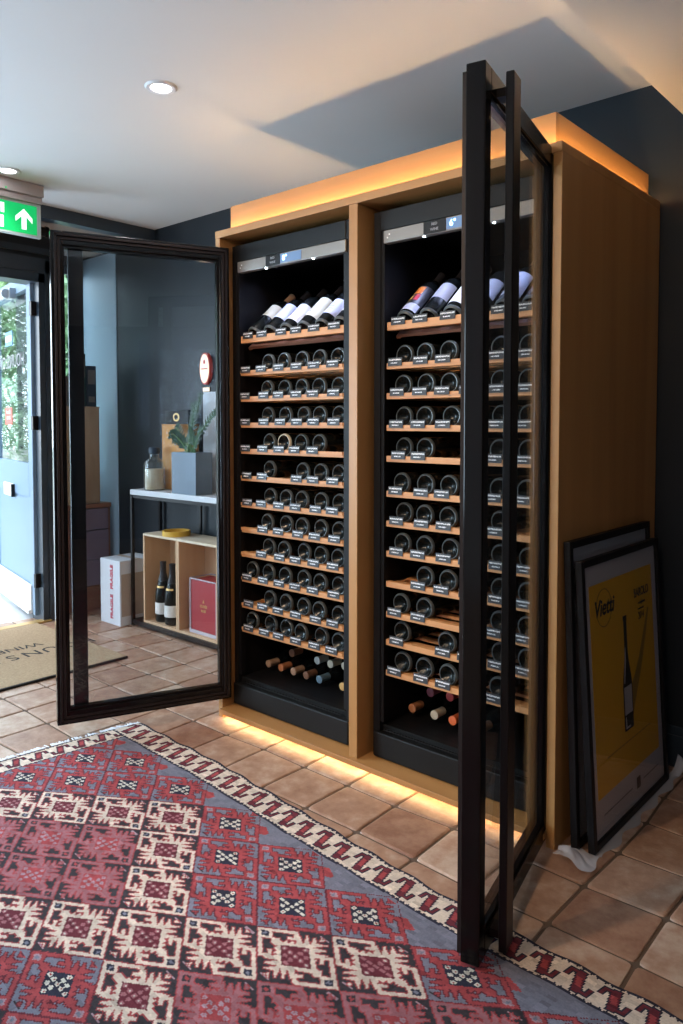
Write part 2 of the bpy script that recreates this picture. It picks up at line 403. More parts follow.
# right and front walls, with a dim window on the right wall
m = MB(); m.box(XR, XR+.1, YF, -1.45, 0, 2.75); m.box(XR, XR+.1, -.65, YB+.1, 0, 2.75); m.box(XR, XR+.1, -1.45, -.65, 0, 1.2); m.box(XR, XR+.1, -1.45, -.65, 2.25, 2.75)
struct(m.build('wall_right', 'navy'))
w3 = MB(); w3.box(XR+.02, XR+.06, -1.45, -1.41, 1.2, 2.25); w3.box(XR+.02, XR+.06, -.69, -.65, 1.2, 2.25); w3.box(XR+.02, XR+.06, -1.41, -.69, 1.2, 1.24); w3.box(XR+.02, XR+.06, -1.41, -.69, 2.21, 2.25)
w3 = struct(w3.build('window_3', 'navy_gloss')); MB().box(XR+.038, XR+.042, -1.41, -.69, 1.24, 2.21).build('window_glass', 'pane_tinted', w3)  # pane tinted so the unseen window reflects dim blue in the door
struct(MB().box(XL-.12, XR+.1, YF-.1, YF, 0, 2.75).build('wall_front', 'white'))
# ceilings
m = MB(); m.box(-1.645, 1.69, YF, YB+.1, ZC, ZC+.2); struct(m.build('ceiling', 'ceil'))
m = MB(); m.box(1.69, XR+.1, YF, YB+.1, 2.35, ZC+.2); struct(m.build('ceiling_soffit', 'ceil'))
m = MB(); m.box(-1.72, -1.645, YF, YB, 2.47, ZC+.2); struct(m.build('trim_2', 'navy_gloss'))
m = MB(); m.box(-2.65, -1.72, YF, YB+.1, 2.485, 2.70); struct(m.build('ceiling_entrance', 'soffit_wood'))
m = MB(); m.box(W+.004, XR, YB-.018, YB, 0, .12); m.box(W+.004, XR, YB-.012, YB, .12, .15); struct(m.build('baseboard_back', 'navy_gloss'))

# entrance: frame, threshold and open leaf
f = MB()
f.box(XL-.13, XL+.02, .255, .31, 0, 2.235); f.box(XL-.13, XL+.02, -.65, -.60, 0, 2.235); f.box(XL-.13, XL+.02, -.65, .31, 2.18, 2.26)
f.box(XL, XL+.03, .295, .345, 0, 2.32); f.box(XL, XL+.03, -.69, .345, 2.24, 2.33); f.box(XL, XL+.016, -.69, .345, 2.36, 2.40)
d1 = struct(f.build('door_1', 'navy_gloss'))
leafdir = Vector((-3.226+2.15, .485-.255)).normalized(); ang = math.atan2(leafdir.y, leafdir.x)
lw, lh = 1.12, 2.26
m = MB()
m.box(0, .10, -.022, .022, .03, lh, bev=.004); m.box(lw-.10, lw, -.022, .022, .03, lh, bev=.004)
m.box(.10, lw-.10, -.022, .022, .80, 1.02); m.box(.10, lw-.10, -.022, .022, 2.16, lh); m.box(.10, lw-.10, -.022, .022, .03, .22)
m.box(.10, lw-.10, -.012, .012, .22, .80)
for (a, b2, z0, z1) in ((.10, .112, 1.02, 2.16), (lw-.112, lw-.10, 1.02, 2.16)): m.box(a, b2, -.016, .016, z0, z1)
leaf = m.build('door_leaf', 'door_paint', d1, loc=(-2.15, .255, 0), rot=(0, 0, ang))
MB().box(.11, lw-.11, -.003, .003, 1.01, 2.17).build('glass_pane', 'pane_thin', leaf)
MB().box(.06, lw-.02, .022, .032, .035, .22).box(.06, lw-.02, .032, .05, .035, .06).build('weatherboard', 'white_board', leaf)
m = MB(); m.cyl((.42, .075, 2.165), (1.05, .075, 2.165), .028, 20); m.box(.47, .52, .02, .06, 2.14, 2.19)
m.build('door_closer', 'closer', leaf, smooth=True)
MB().cyl((.405, .075, 2.165), (.42, .075, 2.165), .030, 20).box(.37, .41, .02, .06, 2.13, 2.2).build('closer_cap', 'alu', leaf, smooth=True)
m = MB(); m.box(.50, .78, .022, .030, .77, .86, bev=.003); m.build('letter_plate', 'white_board', leaf)
MB().box(.484, .50, .022, .045, .77, .86).build('letter_plate_end', 'black_metal', leaf)
MB().box(-.012, .012, -.03, .03, 0, .09).build('hinge', 'black_metal', d1, loc=(-2.125, .250, .22))
MB().box(-.012, .012, -.03, .03, 0, .09).build('hinge', 'black_metal', d1, loc=(-2.125, .250, 1.24))
MB().box(-.012, .012, -.03, .03, 0, .09).build('hinge', 'black_metal', d1, loc=(-2.125, .250, 1.97))
for (u, z0, z1, mm, body) in ((.56, 1.835, 1.935, 'sign_blue', None), (.60, 1.275, 1.395, 'sign_red', None)):
    MB().box(u, u+.20, .004, .006, z0, z1).build('sticker', mm, leaf)
MB().box(.58, .74, .0062, .0072, 1.865, 1.905).build('sticker', 'white_ink', leaf)
text('Closed', .040, 'white_ink', leaf, (.70, .0066, 1.365), rot=(PI/2, 0, 0), name='lettering')
text('Latest', .040, 'white_ink', leaf, (.70, .0066, 1.325), rot=(PI/2, 0, 0), name='lettering')
text('HOUNSLOW', .13, 'grey_ink', leaf, (.62, .0052, 1.715), rot=(PI/2, 0, 0), name='lettering')
struct(MB().box(XL-.02, XL+.045, -.64, .30, 0, .012, bev=.003).build('trim_3', 'brass'))

# ------------------------------------------------------------------ outdoors
struct(MB().box(-12, XL-.121, -7, 8, -.08, -.012).build('pavement', 'pavement'))
m = MB(); m.box(-7.4, -7.2, -4, 8, 0, .95); struct(m.build('garden_wall', 'rail'))
def shrub(name, label, loc, h, w, n, fm, seed):
    r = random.Random(seed); root = thing(name, label, 'shrub' if 'shrub' in name else 'tree', loc)
    t = MB(); t.cyl((0, 0, 0), (0, 0, h*.6), .05, 8, r2=.02)
    for k in range(5):
        a = r.uniform(0, 2*PI); t.cyl((0, 0, h*.2+k*.08*h), (math.cos(a)*w*.5, math.sin(a)*w*.5, h*.5+k*.08*h), .02, 6, r2=.008)
    t.build('trunk', 'bark', root)
    c = MB()
    for k in range(n):
        u = r.uniform(-1, 1); a = r.uniform(0, 2*PI); q = (r.random())**.4
        rr = q*math.sqrt(1-u*u)*w*(1+.25*math.sin(3*a+seed)); p = Vector((rr*math.cos(a), rr*math.sin(a), h*.58+u*q*h*.46))
        e = Matrix.Rotation(r.uniform(0, 6), 3, 'X') @ Matrix.Rotation(r.uniform(0, 6), 3, 'Z')
        s = r.uniform(.05, .09)*(1 if h < 3 else 1.7)
        c.add([p+e @ Vector(v)*s for v in ((-1, 0, 0), (0, -.5, .1), (1, 0, 0), (0, .5, .1))], [(0, 1, 2, 3)])
    c.build('foliage', fm, root)
for k, (x, y, h, w, fm) in enumerate(((-5.0, -.1, 1.6, .62, 'foliage'), (-5.0, 1.5, 1.7, .62, 'foliage2'), (-5.0, 3.1, 1.7, .62, 'foliage'), (-8.6, .2, 4.4, 1.35, 'foliage2'), (-8.6, 3.6, 4.6, 1.35, 'foliage'), (-8.6, 6.9, 4.4, 1.35, 'foliage2'))):
    nm = 'garden_shrub' if h < 3 else 'garden_tree'
    pos = ('nearest the open street door', 'in the middle of the row', 'towards the alcove window')[k % 3]
    shrub(nm, ('low leafy green shrub outside, ' if h < 3 else 'tall leafy green tree outside behind the shrubs, ')+pos, (x, y, -.005), h, w, 2600 if h < 3 else 9000, fm, k+1)

# ------------------------------------------------------------------ cabinet surround
cab = thing('wine_cabinet_surround', 'large pale oak surround with glowing cornice and plinth holding two wine fridges', 'cabinet')
MB().box(0, TS, 0, D, 0, HT-.03, bev=.0015).build('side_panel', 'oak', cab)
MB().box(W-TS, W, 0, D, 0, HT-.03, bev=.0015).build('side_panel', 'oak', cab)
MB().box(POST0, POST1, 0, D, .046, HT-.03, bev=.0015).build('center_post', 'oak', cab)
MB().box(-.0, W, -.002, D, HT-.03, HT, bev=.0015).build('top_panel', 'oak_h', cab)
MB().box(.044, W-.044, .048, .066, HT, HT+.108, bev=.001).build('cornice_front', 'oak_h', cab)
MB().box(W-.062, W-.044, .066, D, HT, HT+.108, bev=.001).build('cornice_side', 'oak_y', cab)
MB().box(.044, .062, .066, D, HT, HT+.108, bev=.001).build('cornice_side', 'oak_y', cab)
MB().box(TS, W-TS, -.022, .12, .026, .046, bev=.0015).build('plinth_board', 'oak_h', cab)
MB().box(TS, W-TS, .05, .07, 0, .026).build('toe_kick', 'black_plastic', cab)
MB().box(.03, W-.03, .018, .026, HT, HT+.003).build('light_strip', 'strip', cab)
MB().box(W-.026, W-.018, .02, D-.02, HT, HT+.003).build('light_strip', 'strip', cab)
MB().box(.018, .026, .02, D-.02, HT, HT+.003).build('light_strip', 'strip', cab)
MB().box(TS+.01, W-TS-.01, .002, .012, .0235, .0258).build('light_strip', 'strip_low', cab)
MB().box(TS, W-TS, D-.02, D-.008, .046, HT-.03).build('back_panel', 'black_plastic', cab)

# ------------------------------------------------------------------ bottles
BR = .0375
PROF = [(0, .022), (.014, .016), (.026, .004), (.031, 0), (.035, .002), (BR, .008), (BR, .19), (.034, .205), (.024, .222), (.0155, .238), (.0145, .25), (.0145, .292), (.0160, .294), (.0160, .300), (0, .300)]
def body_mb(): return MB().lathe(PROF, 28)
bottle_mesh = body_mb().build('bottle_body', 'bottle_glass', smooth=True, mesh_only=True)
base_mesh = MB().lathe([(.0305, .001), (.0312, -.0006), (.0332, -.0010), (.0358, .0012), (BR+.0004, .006), (BR+.0004, .010), (.0365, .011), (.033, .004), (.0305, .001)], 32).build('bottle_base', 'bottle_base', smooth=True, mesh_only=True)
cap_prof = [(.0150, .232), (.0152, .25), (.0152, .290), (.0166, .293), (.0166, .3008), (.013, .3018), (0, .3018)]
cap_mesh = {}
def capmesh(mm):
    if mm not in cap_mesh: cap_mesh[mm] = MB().lathe(cap_prof, 20).build('capsule', mm, smooth=True, mesh_only=True)
    return cap_mesh[mm]
def link(name, me, parent):
    o = bpy.data.objects.new(name, me); C.objects.link(o); o.parent = parent; return o
def bottle(label, loc, rot, cap='foil_black', group=None, lab=None, scale=1, base=True):
    """origin at the centre of the base, bottle runs along local +z"""
    r = thing('wine_bottle', label, 'wine bottle', loc, group=group, rot=rot); r.scale = (scale,)*3
    link('bottle_body', bottle_mesh, r)
    if base: link('bottle_base', base_mesh, r)
    link('capsule', capmesh(cap), r)
    if lab: 
        z0, z1, mm = lab[:3]
        l = MB().lathe([(BR+.0006, z0), (BR+.0006, z1)], 20, a0=-PI/2-1.35, a1=-PI/2+1.35).build('paper_label', mm, r, smooth=True)
    return r

ORD = ['first', 'second', 'third', 'fourth', 'fifth', 'sixth', 'seventh', 'eighth', 'ninth', 'tenth', 'eleventh', 'twelfth']
tag_mesh = MB().box(-.031, .031, -.0012, .0012, -.0145, .0145).build('price_tag', 'tag', mesh_only=True)

def make_door(parent, hx, hy, t, side, w, z0, z1):
    """side +1: hinged on the right (opens to the right), -1: hinged on the left. local x runs from hinge to free edge, local -y*? outer"""
    rz = (PI/2+t) if side > 0 else -(PI/2+t)
    s = -side                                   # closed door runs along -x (right hinged) or +x (left hinged)
    X = lambda u: s*u
    fw, th = .055, .046; sw = .043
    m = MB()
    m.box(X(0), X(sw), -th, 0, z0, z1, bev=.003); m.box(X(w-sw), X(w), -th, 0, z0, z1, bev=.003)
    m.box(X(sw), X(w-sw), -th, 0, z0, z0+fw, bev=.003); m.box(X(sw), X(w-sw), -th, 0, z1-fw, z1, bev=.003)
    # stepped inner bead
    for (a, b2, c, d) in ((sw, sw+.008, z0+fw, z1-fw), (w-sw-.008, w-sw, z0+fw, z1-fw)): m.box(X(a), X(b2), -th+.006, -.010, c, d)
    m.box(X(sw+.008), X(w-sw-.008), -th+.006, -.010, z0+fw, z0+fw+.008); m.box(X(sw+.008), X(w-sw-.008), -th+.006, -.010, z1-fw-.008, z1-fw)
    door = m.build('door', 'door_frame', parent, loc=(hx, hy, 0), rot=(0, 0, rz))
    g = MB(); i = .012; gw = .018
    for k in range(2):
        a = i+k*.013; q = .012-.004*k
        g.box(X(a), X(a+gw*.5), 0, q, z0+a, z1-a); g.box(X(w-a-gw*.5), X(w-a), 0, q, z0+a, z1-a)
        g.box(X(a), X(w-a), 0, q, z0+a, z0+a+gw*.5); g.box(X(a), X(w-a), 0, q, z1-a-gw*.5, z1-a)
    g.build('magnetic_gasket', 'gasket', door)
    p = MB(); p.box(X(sw+.004), X(w-sw-.004), -th+.012, -th+.016, z0+fw+.006, z1-fw-.006); p.build('glass_pane', 'pane', door)
    h = MB(); h.box(X(w-.128), X(w-.070), -th-.044, -th-.024, z0+.004, z1-.004, bev=.003)
    for z in (z0+.03, z1-.055):
        h.box(X(w-.118), X(w-.080), -th-.026, -th, z, z+.020)
    h.build('handle_bar', 'black_metal', door)
    return door

def make_fridge(label, x0, x1, sx0, zs, side, door, slots, labx, lcdx, digits):
    sx1 = sx0+.605
    fr = thing('wine_fridge', label, 'wine fridge', (0, 0, 0), group=None)
    y0, y1 = .07, .76; z0, z1 = .048, 2.045
    b = MB()
    b.box(x0, x0+.030, y0, y1, z0, z1); b.box(x1-.030, x1, y0, y1, z0, z1); b.box(x0+.03, x1-.03, y1-.03, y1, z0, z1)
    b.box(x0+.03, x1-.03, y0, y1-.03, z1-.06, z1); b.box(x0+.03, x1-.03, y0+.05, y1-.03, z0, .165)
    b.box(x0+.03, x0+.045, y0+.004, y0+.03, .18, 1.98); b.box(x1-.045, x1-.03, y0+.004, y0+.03, .18, 1.98)
    b.build('fridge_body', 'fridge_in', fr)
    g = MB(); g.box(x0+.01, x1-.01, y0-.012, y0+.05, .05, .142, bev=.004); g.box(x0+.03, x1-.03, y0+.02, y0+.05, .142, .165)
    g.box(x0+.05, x1-.05, y0+.002, y0+.008, .150, .154)
    g.build('front_grille', 'black_plastic', fr)
    # header with control panel
    MB().box(x0+.03, x1-.03, y0-.004, y0+.03, 1.975, 2.045, bev=.003).build('header', 'black_plastic', fr)
    cp = MB(); cp.box(x0+.05, x1-.025, y0-.010, y0+.02, 1.926, 1.972, bev=.003)
    cp = cp.build('control_panel', 'steel', fr)
    MB().box(labx[0], labx[1], y0-.013, y0-.009, 1.928, 1.970).build('mode_plate', 'black_plastic', cp)
    text('RED', .013, 'chalk', cp, ((labx[0]+labx[1])/2, y0-.0135, 1.958), name='lettering')
    text('WINE', .013, 'chalk', cp, ((labx[0]+labx[1])/2, y0-.0135, 1.940), name='lettering')
    MB().box(lcdx[0], lcdx[1], y0-.0125, y0-.009, 1.931, 1.967).build('display', 'lcd', cp)
    text(digits, .030, 'lcd_digit', cp, (lcdx[0]+.026, y0-.0130, 1.949), name='digits', bold=.0006)
    for x in (x0+.07, x0+.078): MB().cyl((x, y0-.012, 1.944+(x-x0-.07)*1.4), (x, y0-.009, 1.944+(x-x0-.07)*1.4), .003, 8).build('button', 'white_ink', cp)
    for x in ((.246, .515) if side < 0 else (1.042, 1.315)):
        MB().lathe([(.0038, 0), (.0034, .003), (0, .0045)], 12, mtx=Matrix.Translation((x, y0-.004, 1.9255)) @ Matrix.Rotation(PI, 4, 'X')).build('led_lamp', 'led_dot', cp)
    # shelves
    xs = [sx0+.052+k*(.605-.104)/5 for k in range(6)]
    for si, z in enumerate(zs):
        m = MB()
        if si == 0:
            m.box(sx0, sx1, .082, .104, z, z+.030, bev=.002)
            cr = MB(); c, s_ = math.cos(math.radians(40)), math.sin(math.radians(40))
            for k in range(6):               # scalloped cradle bars going up and back
                u0 = .055+k*.045
                bm = bmesh.new(); bmesh.ops.create_cube(bm, size=1)
                mt = Matrix.Translation(((sx0+sx1)/2, .10+u0*c, z-.044+u0*s_)) @ Matrix.Rotation(math.radians(40), 4, 'X') @ Matrix.Diagonal((.585, .022, .012, 1))
                cr.bm(bm, mtx=mt)
            for x in (sx0+.012, sx1-.012):
                bm = bmesh.new(); bmesh.ops.create_cube(bm, size=1)
                cr.bm(bm, mtx=Matrix.Translation((x, .10+.18*c, z-.048+.18*s_)) @ Matrix.Rotation(math.radians(40), 4, 'X') @ Matrix.Diagonal((.018, .27, .012, 1)))
        else:
            m.box(sx0, sx1, .080, .100, z, z+.022, bev=.002)
            m.box(sx0+.004, sx1-.004, .0765, .081, z+.010, z+.022)
            for k in range(6):
                yy = .115+k*.085; m.box(sx0+.004, sx1-.004, yy, yy+.03, z+.004, z+.014)
            for x in (sx0+.008, sx1-.022): m.box(x, x+.014, .10, .58, z, z+.012)
        sh = m.build('shelf', 'beech', fr)
        if si == 0: cr.build('cradle', 'drawer_wood', sh)
        # runners fixed to the shelf so it hangs in the side walls
        MB().box(x0+.03, sx0+.002, .12, .55, z+.001, z+.010).build('runner', 'black_plastic', sh)
        MB().box(sx1-.002, x1-.03, .12, .55, z+.001, z+.010).build('runner', 'black_plastic', sh)
        pat = slots[si]
        for k in range(6):
            if pat[k] in 'bBtp':
                t_ = link('price_tag', tag_mesh, sh)
                dx = random.Random(si*7+k+(50 if side > 0 else 0)).uniform(-.010, .010)
                t_.location = (xs[k]+dx, .0745 if si else .0800, z+.026+(.006 if si == 0 else 0)); t_.rotation_euler = (-.10, 0, 0)
    make_door(fr, *door)
    return fr, xs

ZL = [1.628, 1.488, 1.376, 1.264, 1.151, 1.034, .918, .809, .702, .592, .477, .370]
ZR = [1.618, 1.478, 1.370, 1.255, 1.143, 1.015, .906, .795, .684, .572, .468, .355]
# b = bottle and tag, B = bottle without tag, t = tag only, - = nothing, p = pale-based bottle and tag
SL = ['bbbbbb', 'tbbbbb', 'tbbbbb', 'tbbbbb', 'tbpbb-', 'tb-bbb', 'tbbBbb', '-bbbBb', '-bBbbB', 'bbbbbB', 'tbBbbb', 'bbbbBb']
SR = ['bbbbbb', 'bbbbbb', 'bbbbbb', 'bbBbbb', 'bb-bbb', 'bbbbbb', 'bbbbb-', 'bbbbbb', '-bbbbb', 'bb-bbb', 'B-bbbb', 'bbbbb-']
frL, xsL = make_fridge('left-hand tall black wine fridge, its glass door swung open to the left', .022, .712, .055, ZL, -1, (.053, .03, .393, -1, .715, .085, 2.030), SL, (.252, .335), (.338, .455), '8°')
frR, xsR = make_fridge('right-hand tall black wine fridge, its glass door swung open towards the camera', .818, 1.520, .868, ZR, 1, (1.490, .030, .219, 1, .650, .014, 2.090), SR, (1.045, 1.135), (1.138, 1.225), '6°')
first = None
for side, zs, sl, xs in (('left', ZL, SL, xsL), ('right', ZR, SR, xsR)):
    for si in range(1, 12):
        for k in range(6):
            ch = sl[si][k]
            if ch not in 'bBp': continue
            rr = random.Random(si*31+k*3+len(side))
            lab = 'dark wine bottle lying base outward in the %s fridge, %s shelf down, %s from the left' % (side, ORD[si], ORD[k])
            lab = 'dark bottle lying base outward, %s fridge, %s shelf from top, %s slot from left' % (side, ORD[si], ORD[k])
            loc = (xs[k]+rr.uniform(-.004, .004), .100+rr.uniform(0, .02), zs[si]+.0145+BR)
            rot = (-PI/2, 0, rr.uniform(-.03, .03))
            grp = 'wine bottles lying on the fridge shelves'
            if first is None:
                first = bottle(lab, loc, rot, group=grp); bt = first
            else: bt = dup(first, loc, rot, lab, grp)
            if ch == 'p':
                bt['label'] = 'bottle with a pale beige base in the left fridge, fifth shelf from top'
                for c in list(bt.children):
                    if c.name.startswith('bottle_base'):
                        me = base_mesh.copy(); me.materials.clear(); me.materials.append(M['foil_cream']); c.data = me

# tilted display bottles
LAB_L = [('dark bottle with silver-blue sheen, leftmost on the left fridge display shelf', 'foil_tan', (.10, .18, 'lab_cream')),
         ('bottle with blue and white label, second on the left fridge display shelf', 'foil_black', (.07, .17, 'lab_blue')),
         ('bottle with large cream-white label, third on the left fridge display shelf', 'foil_black', (.04, .15, 'lab_white')),
         ('bottle with pale green-cream label, fourth on the left fridge display shelf', 'foil_black', (.05, .18, 'lab_cream')),
         ('bottle with pale lilac-white label, fifth on the left fridge display shelf', 'foil_black', (.05, .15, 'lab_blue')),
         ('bottle with plain white label, rightmost on the left fridge display shelf', 'foil_cream', (.05, .16, 'lab_white'))]
LAB_R = [('bottle with black label and orange-red emblem, leftmost on the right fridge display shelf', 'foil_black', (.02, .17, 'lab_black')),
         ('dark blue-black bottle with grey upper label, second on the right fridge display shelf', 'foil_black', (.08, .17, 'lab_grey')),
         ('bottle with plain white label, third on the right fridge display shelf', 'foil_black', (.03, .15, 'lab_white')),
         ('bottle with grey label, fourth on the right fridge display shelf behind door stile', 'foil_black', (.05, .15, 'lab_grey')),
         ('bottle with pale blue-white label, fifth on the right fridge display shelf', 'foil_black', (.04, .17, 'lab_blue')),
         ('bottle with white label high on its side, rightmost on right fridge display shelf', 'foil_black', (.09, .18, 'lab_white'))]
for xs, z, labs in ((xsL, ZL[0], LAB_L), (xsR, ZR[0], LAB_R)):
    for k, (lb, cp, l) in enumerate(labs):
        th = math.radians(40)
        off = BR+.005
        p = (xs[k], .126, z+.036)
        bt = bottle(lb, p, (-(PI/2-th), 0, 0), cp, 'bottles tilted on the display shelves', l)
        # rotated so the label side (local -y) faces up and out
        if 'emblem' in lb:
            for (a0, a1, z0, z1, mm) in ((-.5, .5, .12, .165, 'orange_ink'), (-.9, -.1, .085, .11, 'yellow_ink'), (.1, .55, .08, .115, 'red_ink'), (-1.2, 1.2, .02, .06, 'lab_blue')):
                MB().lathe([(BR+.0011, z0), (BR+.0011, z1)], 8, a0=-PI/2+a0, a1=-PI/2+a1).build('label_print', mm, bt, smooth=True)
        elif k in (2, 3, 4, 5) and labs is LAB_L:
            for q in range(3):
                MB().lathe([(BR+.0011, l[0]+.03+q*.018), (BR+.0011, l[0]+.034+q*.018)], 8, a0=-PI/2-.5+.1*q, a1=-PI/2+.5-.1*q).build('label_print', 'grey_ink', bt, smooth=True)

# loose bottles lying neck outward at the bottom of each fridge
LL = [(.105, .2, 'foil_tan', 'pale tan capsule', 'far left upper'), (.185, .178, 'foil_copper', 'copper capsule', 'left, lower row'), (.263, .2, 'foil_tan', 'tan capsule', 'beside the copper one'),
      (.224, .271, 'foil_brown', 'dim brown capsule', 'top left of the heap'), (.340, .184, 'foil_brown', 'brown capsule', 'left of centre, lower row'), (.378, .271, 'cork_pale', 'small pale cap', 'top centre'),
      (.418, .2, 'foil_blue', 'blue-grey capsule', 'centre'), (.454, .272, 'foil_cream', 'cream capsule', 'right of centre, upper row'), (.533, .280, 'foil_cream', 'cream capsule', 'right side, upper row'), (.548, .178, 'foil_gold', 'gold capsule', 'far right, lower row')]
RRr = [(.901, .180, 'foil_copper', 'tan-copper capsule', 'far left'), (1.002, .187, 'foil_cream', 'cream capsule', 'centre, lower row'), (1.082, .178, 'foil_orange', 'bright orange capsule', 'right of the cream one'),
       (.963, .273, 'foil_mauve', 'mauve capsule', 'upper row, left'), (1.050, .277, 'foil_red', 'dark red capsule', 'upper row, right'), (1.20, .178, 'foil_tan', 'tan capsule', 'far right behind the open door')]
for nm, L in (('left', LL), ('right', RRr)):
    for i, (x, z, cp, cd, pos) in enumerate(L):
        z = max(z, .168+BR)
        yb = .50 if z < .24 else .53
        bottle('loose bottle with %s, bottom of %s fridge, %s' % (cd, nm, pos), (x, yb, z), (PI/2, 0, 0), cp, 'loose bottles at the fridge bottoms', base=False)

# ------------------------------------------------------------------ posters leaning on the cabinet side
def poster(name, label, loc, lean, w, h, full):
    r = thing(name, label, 'framed poster', loc, rot=(-lean, 0, PI/2))
    fw, d = .022, .022
    m = MB(); m.box(0, fw, 0, d, 0, h, bev=.002); m.box(w-fw, w, 0, d, 0, h, bev=.002); m.box(fw, w-fw, 0, d, 0, fw, bev=.002); m.box(fw, w-fw, 0, d, h-fw, h, bev=.002)
    m.box(fw, w-fw, d-.004, d, fw, h-fw)
    m.build('picture_frame', 'frame_black', r)
    MB().box(fw, w-fw, .010, .013, fw, h-fw).build('mount', 'mount', r)
    if full:
        art = MB().box(.062, w-.062, .0085, .010, .135, h-.085).build('print', 'poster_yellow', r)
        bx = .325; bz = .275
        pr = [(.036, 0), (.038, .01), (.038, .155), (.034, .185), (.020, .235), (.013, .27), (.0125, .385), (.015, .388), (.015, .405)]
        poly = [(bx+a, bz+b*.92) for a, b in pr]+[(bx-a, bz+b*.92) for a, b in reversed(pr)]
        MB().prism(poly, .0078, .0085).build('printed_bottle', 'ink', art)
        MB().box(bx-.031, bx+.031, .0072, .0078, bz+.052, bz+.142).build('printed_label', 'mount', art)
        MB().prism([(bx-.028, bz+.155), (bx-.022, bz+.155), (bx-.007, bz+.225), (bx-.007, bz+.27), (bx-.010, bz+.27)], .0072, .0078).build('printed_highlight', 'mount', art)
        MB().prism([(bx-.028, bz+.045), (bx-.022, bz+.045), (bx-.020, bz+.012), (bx+.010, bz+.012), (bx+.010, bz+.007), (bx-.028, bz+.007)], .0072, .0078).build('printed_highlight', 'mount', art)
        sh = [(bx+.03, bz+.02), (bx+.05, bz+.06), (bx+.135, bz+.19), (bx+.185, bz+.29), (bx+.215, bz+.36), (bx+.205, bz+.365), (bx+.165, bz+.30), (bx+.10, bz+.20), (bx+.03, bz+.13)]
        MB().prism(sh, .0079, .0084).build('printed_shadow', 'poster_shade', art)
        text('Vietti', .070, 'ink', art, (.165, .0080, h-.165), name='lettering', bold=.0012, shear=.25)
        MB().lathe([(.058, 0), (.0595, 0), (.0595, .0006), (.058, .0006), (.058, 0)], 40, mtx=Matrix.Translation((.165, .0080, h-.165)) @ Matrix.Rotation(PI/2, 4, 'X')).build('printed_ring', 'ink', art)
        text('BAROLO', .042, 'ink', art, (.480, .0080, h-.165), name='lettering', bold=.0006, sx=.8)
        text('castiglione', .016, 'ink', art, (.480, .0080, h-.20), name='lettering')
        text('2014', .036, 'ink', art, (.470, .0080, h-.245), name='lettering', sx=.7)
        text('vendemmia', .012, 'ink', art, (.470, .0080, h-.220), name='lettering')
        for q in range(13):
            x = .14+q*.029; MB().box(x, x+.022, .0078, .0083, .238, .2415).build('printed_line', 'poster_shade', art)
        MB().box(.37, .40, .0088, .010, .062, .098).build('printed_stamp', 'ink', r)
        MB().box(.10, .33, .0093, .010, .075, .080).build('printed_line', 'grey_ink', r)
        MB().box(.43, .57, .0093, .010, .075, .080).build('printed_line', 'grey_ink', r)
    MB().box(fw, w-fw, .004, .006, fw, h-fw).build('glazing', 'poster_glass', r)
    return r
poster('framed_poster', 'black-framed yellow wine poster leaning in front against the oak cabinet side', (1.684, .045, .006), math.radians(3.6), .645, .868, True)
poster('framed_poster', 'black-framed picture with grey mount leaning behind the yellow wine poster', (1.636, .030, .006), math.radians(2.2), .66, .925, False)

def crumple(name, label, x0, x1, y0, y1, amp, seed, inside=None):
    r = np.random.RandomState(seed); nx, ny = 34, 60
    vs, fs = [], []
    ph = r.uniform(0, 6, 12); fr = r.uniform(8, 55, (12, 2))
    for j in range(ny+1):
        for i in range(nx+1):
            x = x0+(x1-x0)*i/nx; y = y0+(y1-y0)*j/ny
            n = sum(abs(math.sin(fr[k, 0]*x+fr[k, 1]*y+ph[k])) for k in range(12))/12
            e = min(i, nx-i)/nx*2
            h = amp(x, y)*n
            vs.append((x+.010*math.sin(y*40+seed), y+.008*math.sin(x*70), .0025+h))
    for j in range(ny):
        for i in range(nx): a = j*(nx+1)+i; fs.append((a, a+1, a+nx+2, a+nx+1))
    m = MB(); m.add(vs, fs)
    o = m.build(name, 'wrap', smooth=True); tag(o, label, 'plastic wrap'); return o
M['wrap'] = mat('clear_plastic_wrap', (.70, .72, .80), .25, alpha=.62, spec=.8)
crumple('plastic_wrap', 'crumpled clear plastic wrap under the front corner of the leaning posters', 1.592, 1.705, -.055, .052, lambda x, y: .045*math.exp(-((x-1.615)**2+(y+.03)**2)/.0016)+.014 if y < .02 else .003, 3)
crumple('plastic_wrap', 'flat strip of clear plastic wrap under the yellow poster, crumpled at far end', 1.672, 1.706, .054, .800, lambda x, y: .0015 if y < .735 else .085*min(1, (y-.735)/.06), 8)

# ------------------------------------------------------------------ shelf unit behind the left door
su = thing('shelf_unit', 'low black metal frame shelf unit with pale top standing by back wall', 'shelf unit', (0, 0, 0))
X0, X1, Y0, Y1 = -1.585, -.70, .585, .815
MB().box(X0, X1, Y0, Y1, .835, .868, bev=.002).build('shelf_board', 'shelf_top', su)
f = MB(); f.box(X0, X1, Y0+.004, Y0+.02, .815, .835); f.box(X0, X1, Y1-.02, Y1-.004, .815, .835); f.build('upper_rail', 'black_metal', su)
for (x, y) in ((X0, Y0), (X1-.02, Y0), (X0, Y1-.02), (X1-.02, Y1-.02)): MB().box(x, x+.018, y, y+.018, 0, .835).build('leg', 'black_metal', su)
MB().box(-1.16, -1.145, Y1-.018, Y1-.004, .03, .83).build('leg', 'black_metal', su)
MB().box(X0, X1, Y0, Y1, .012, .040).build('lower_board', 'black_metal', su)
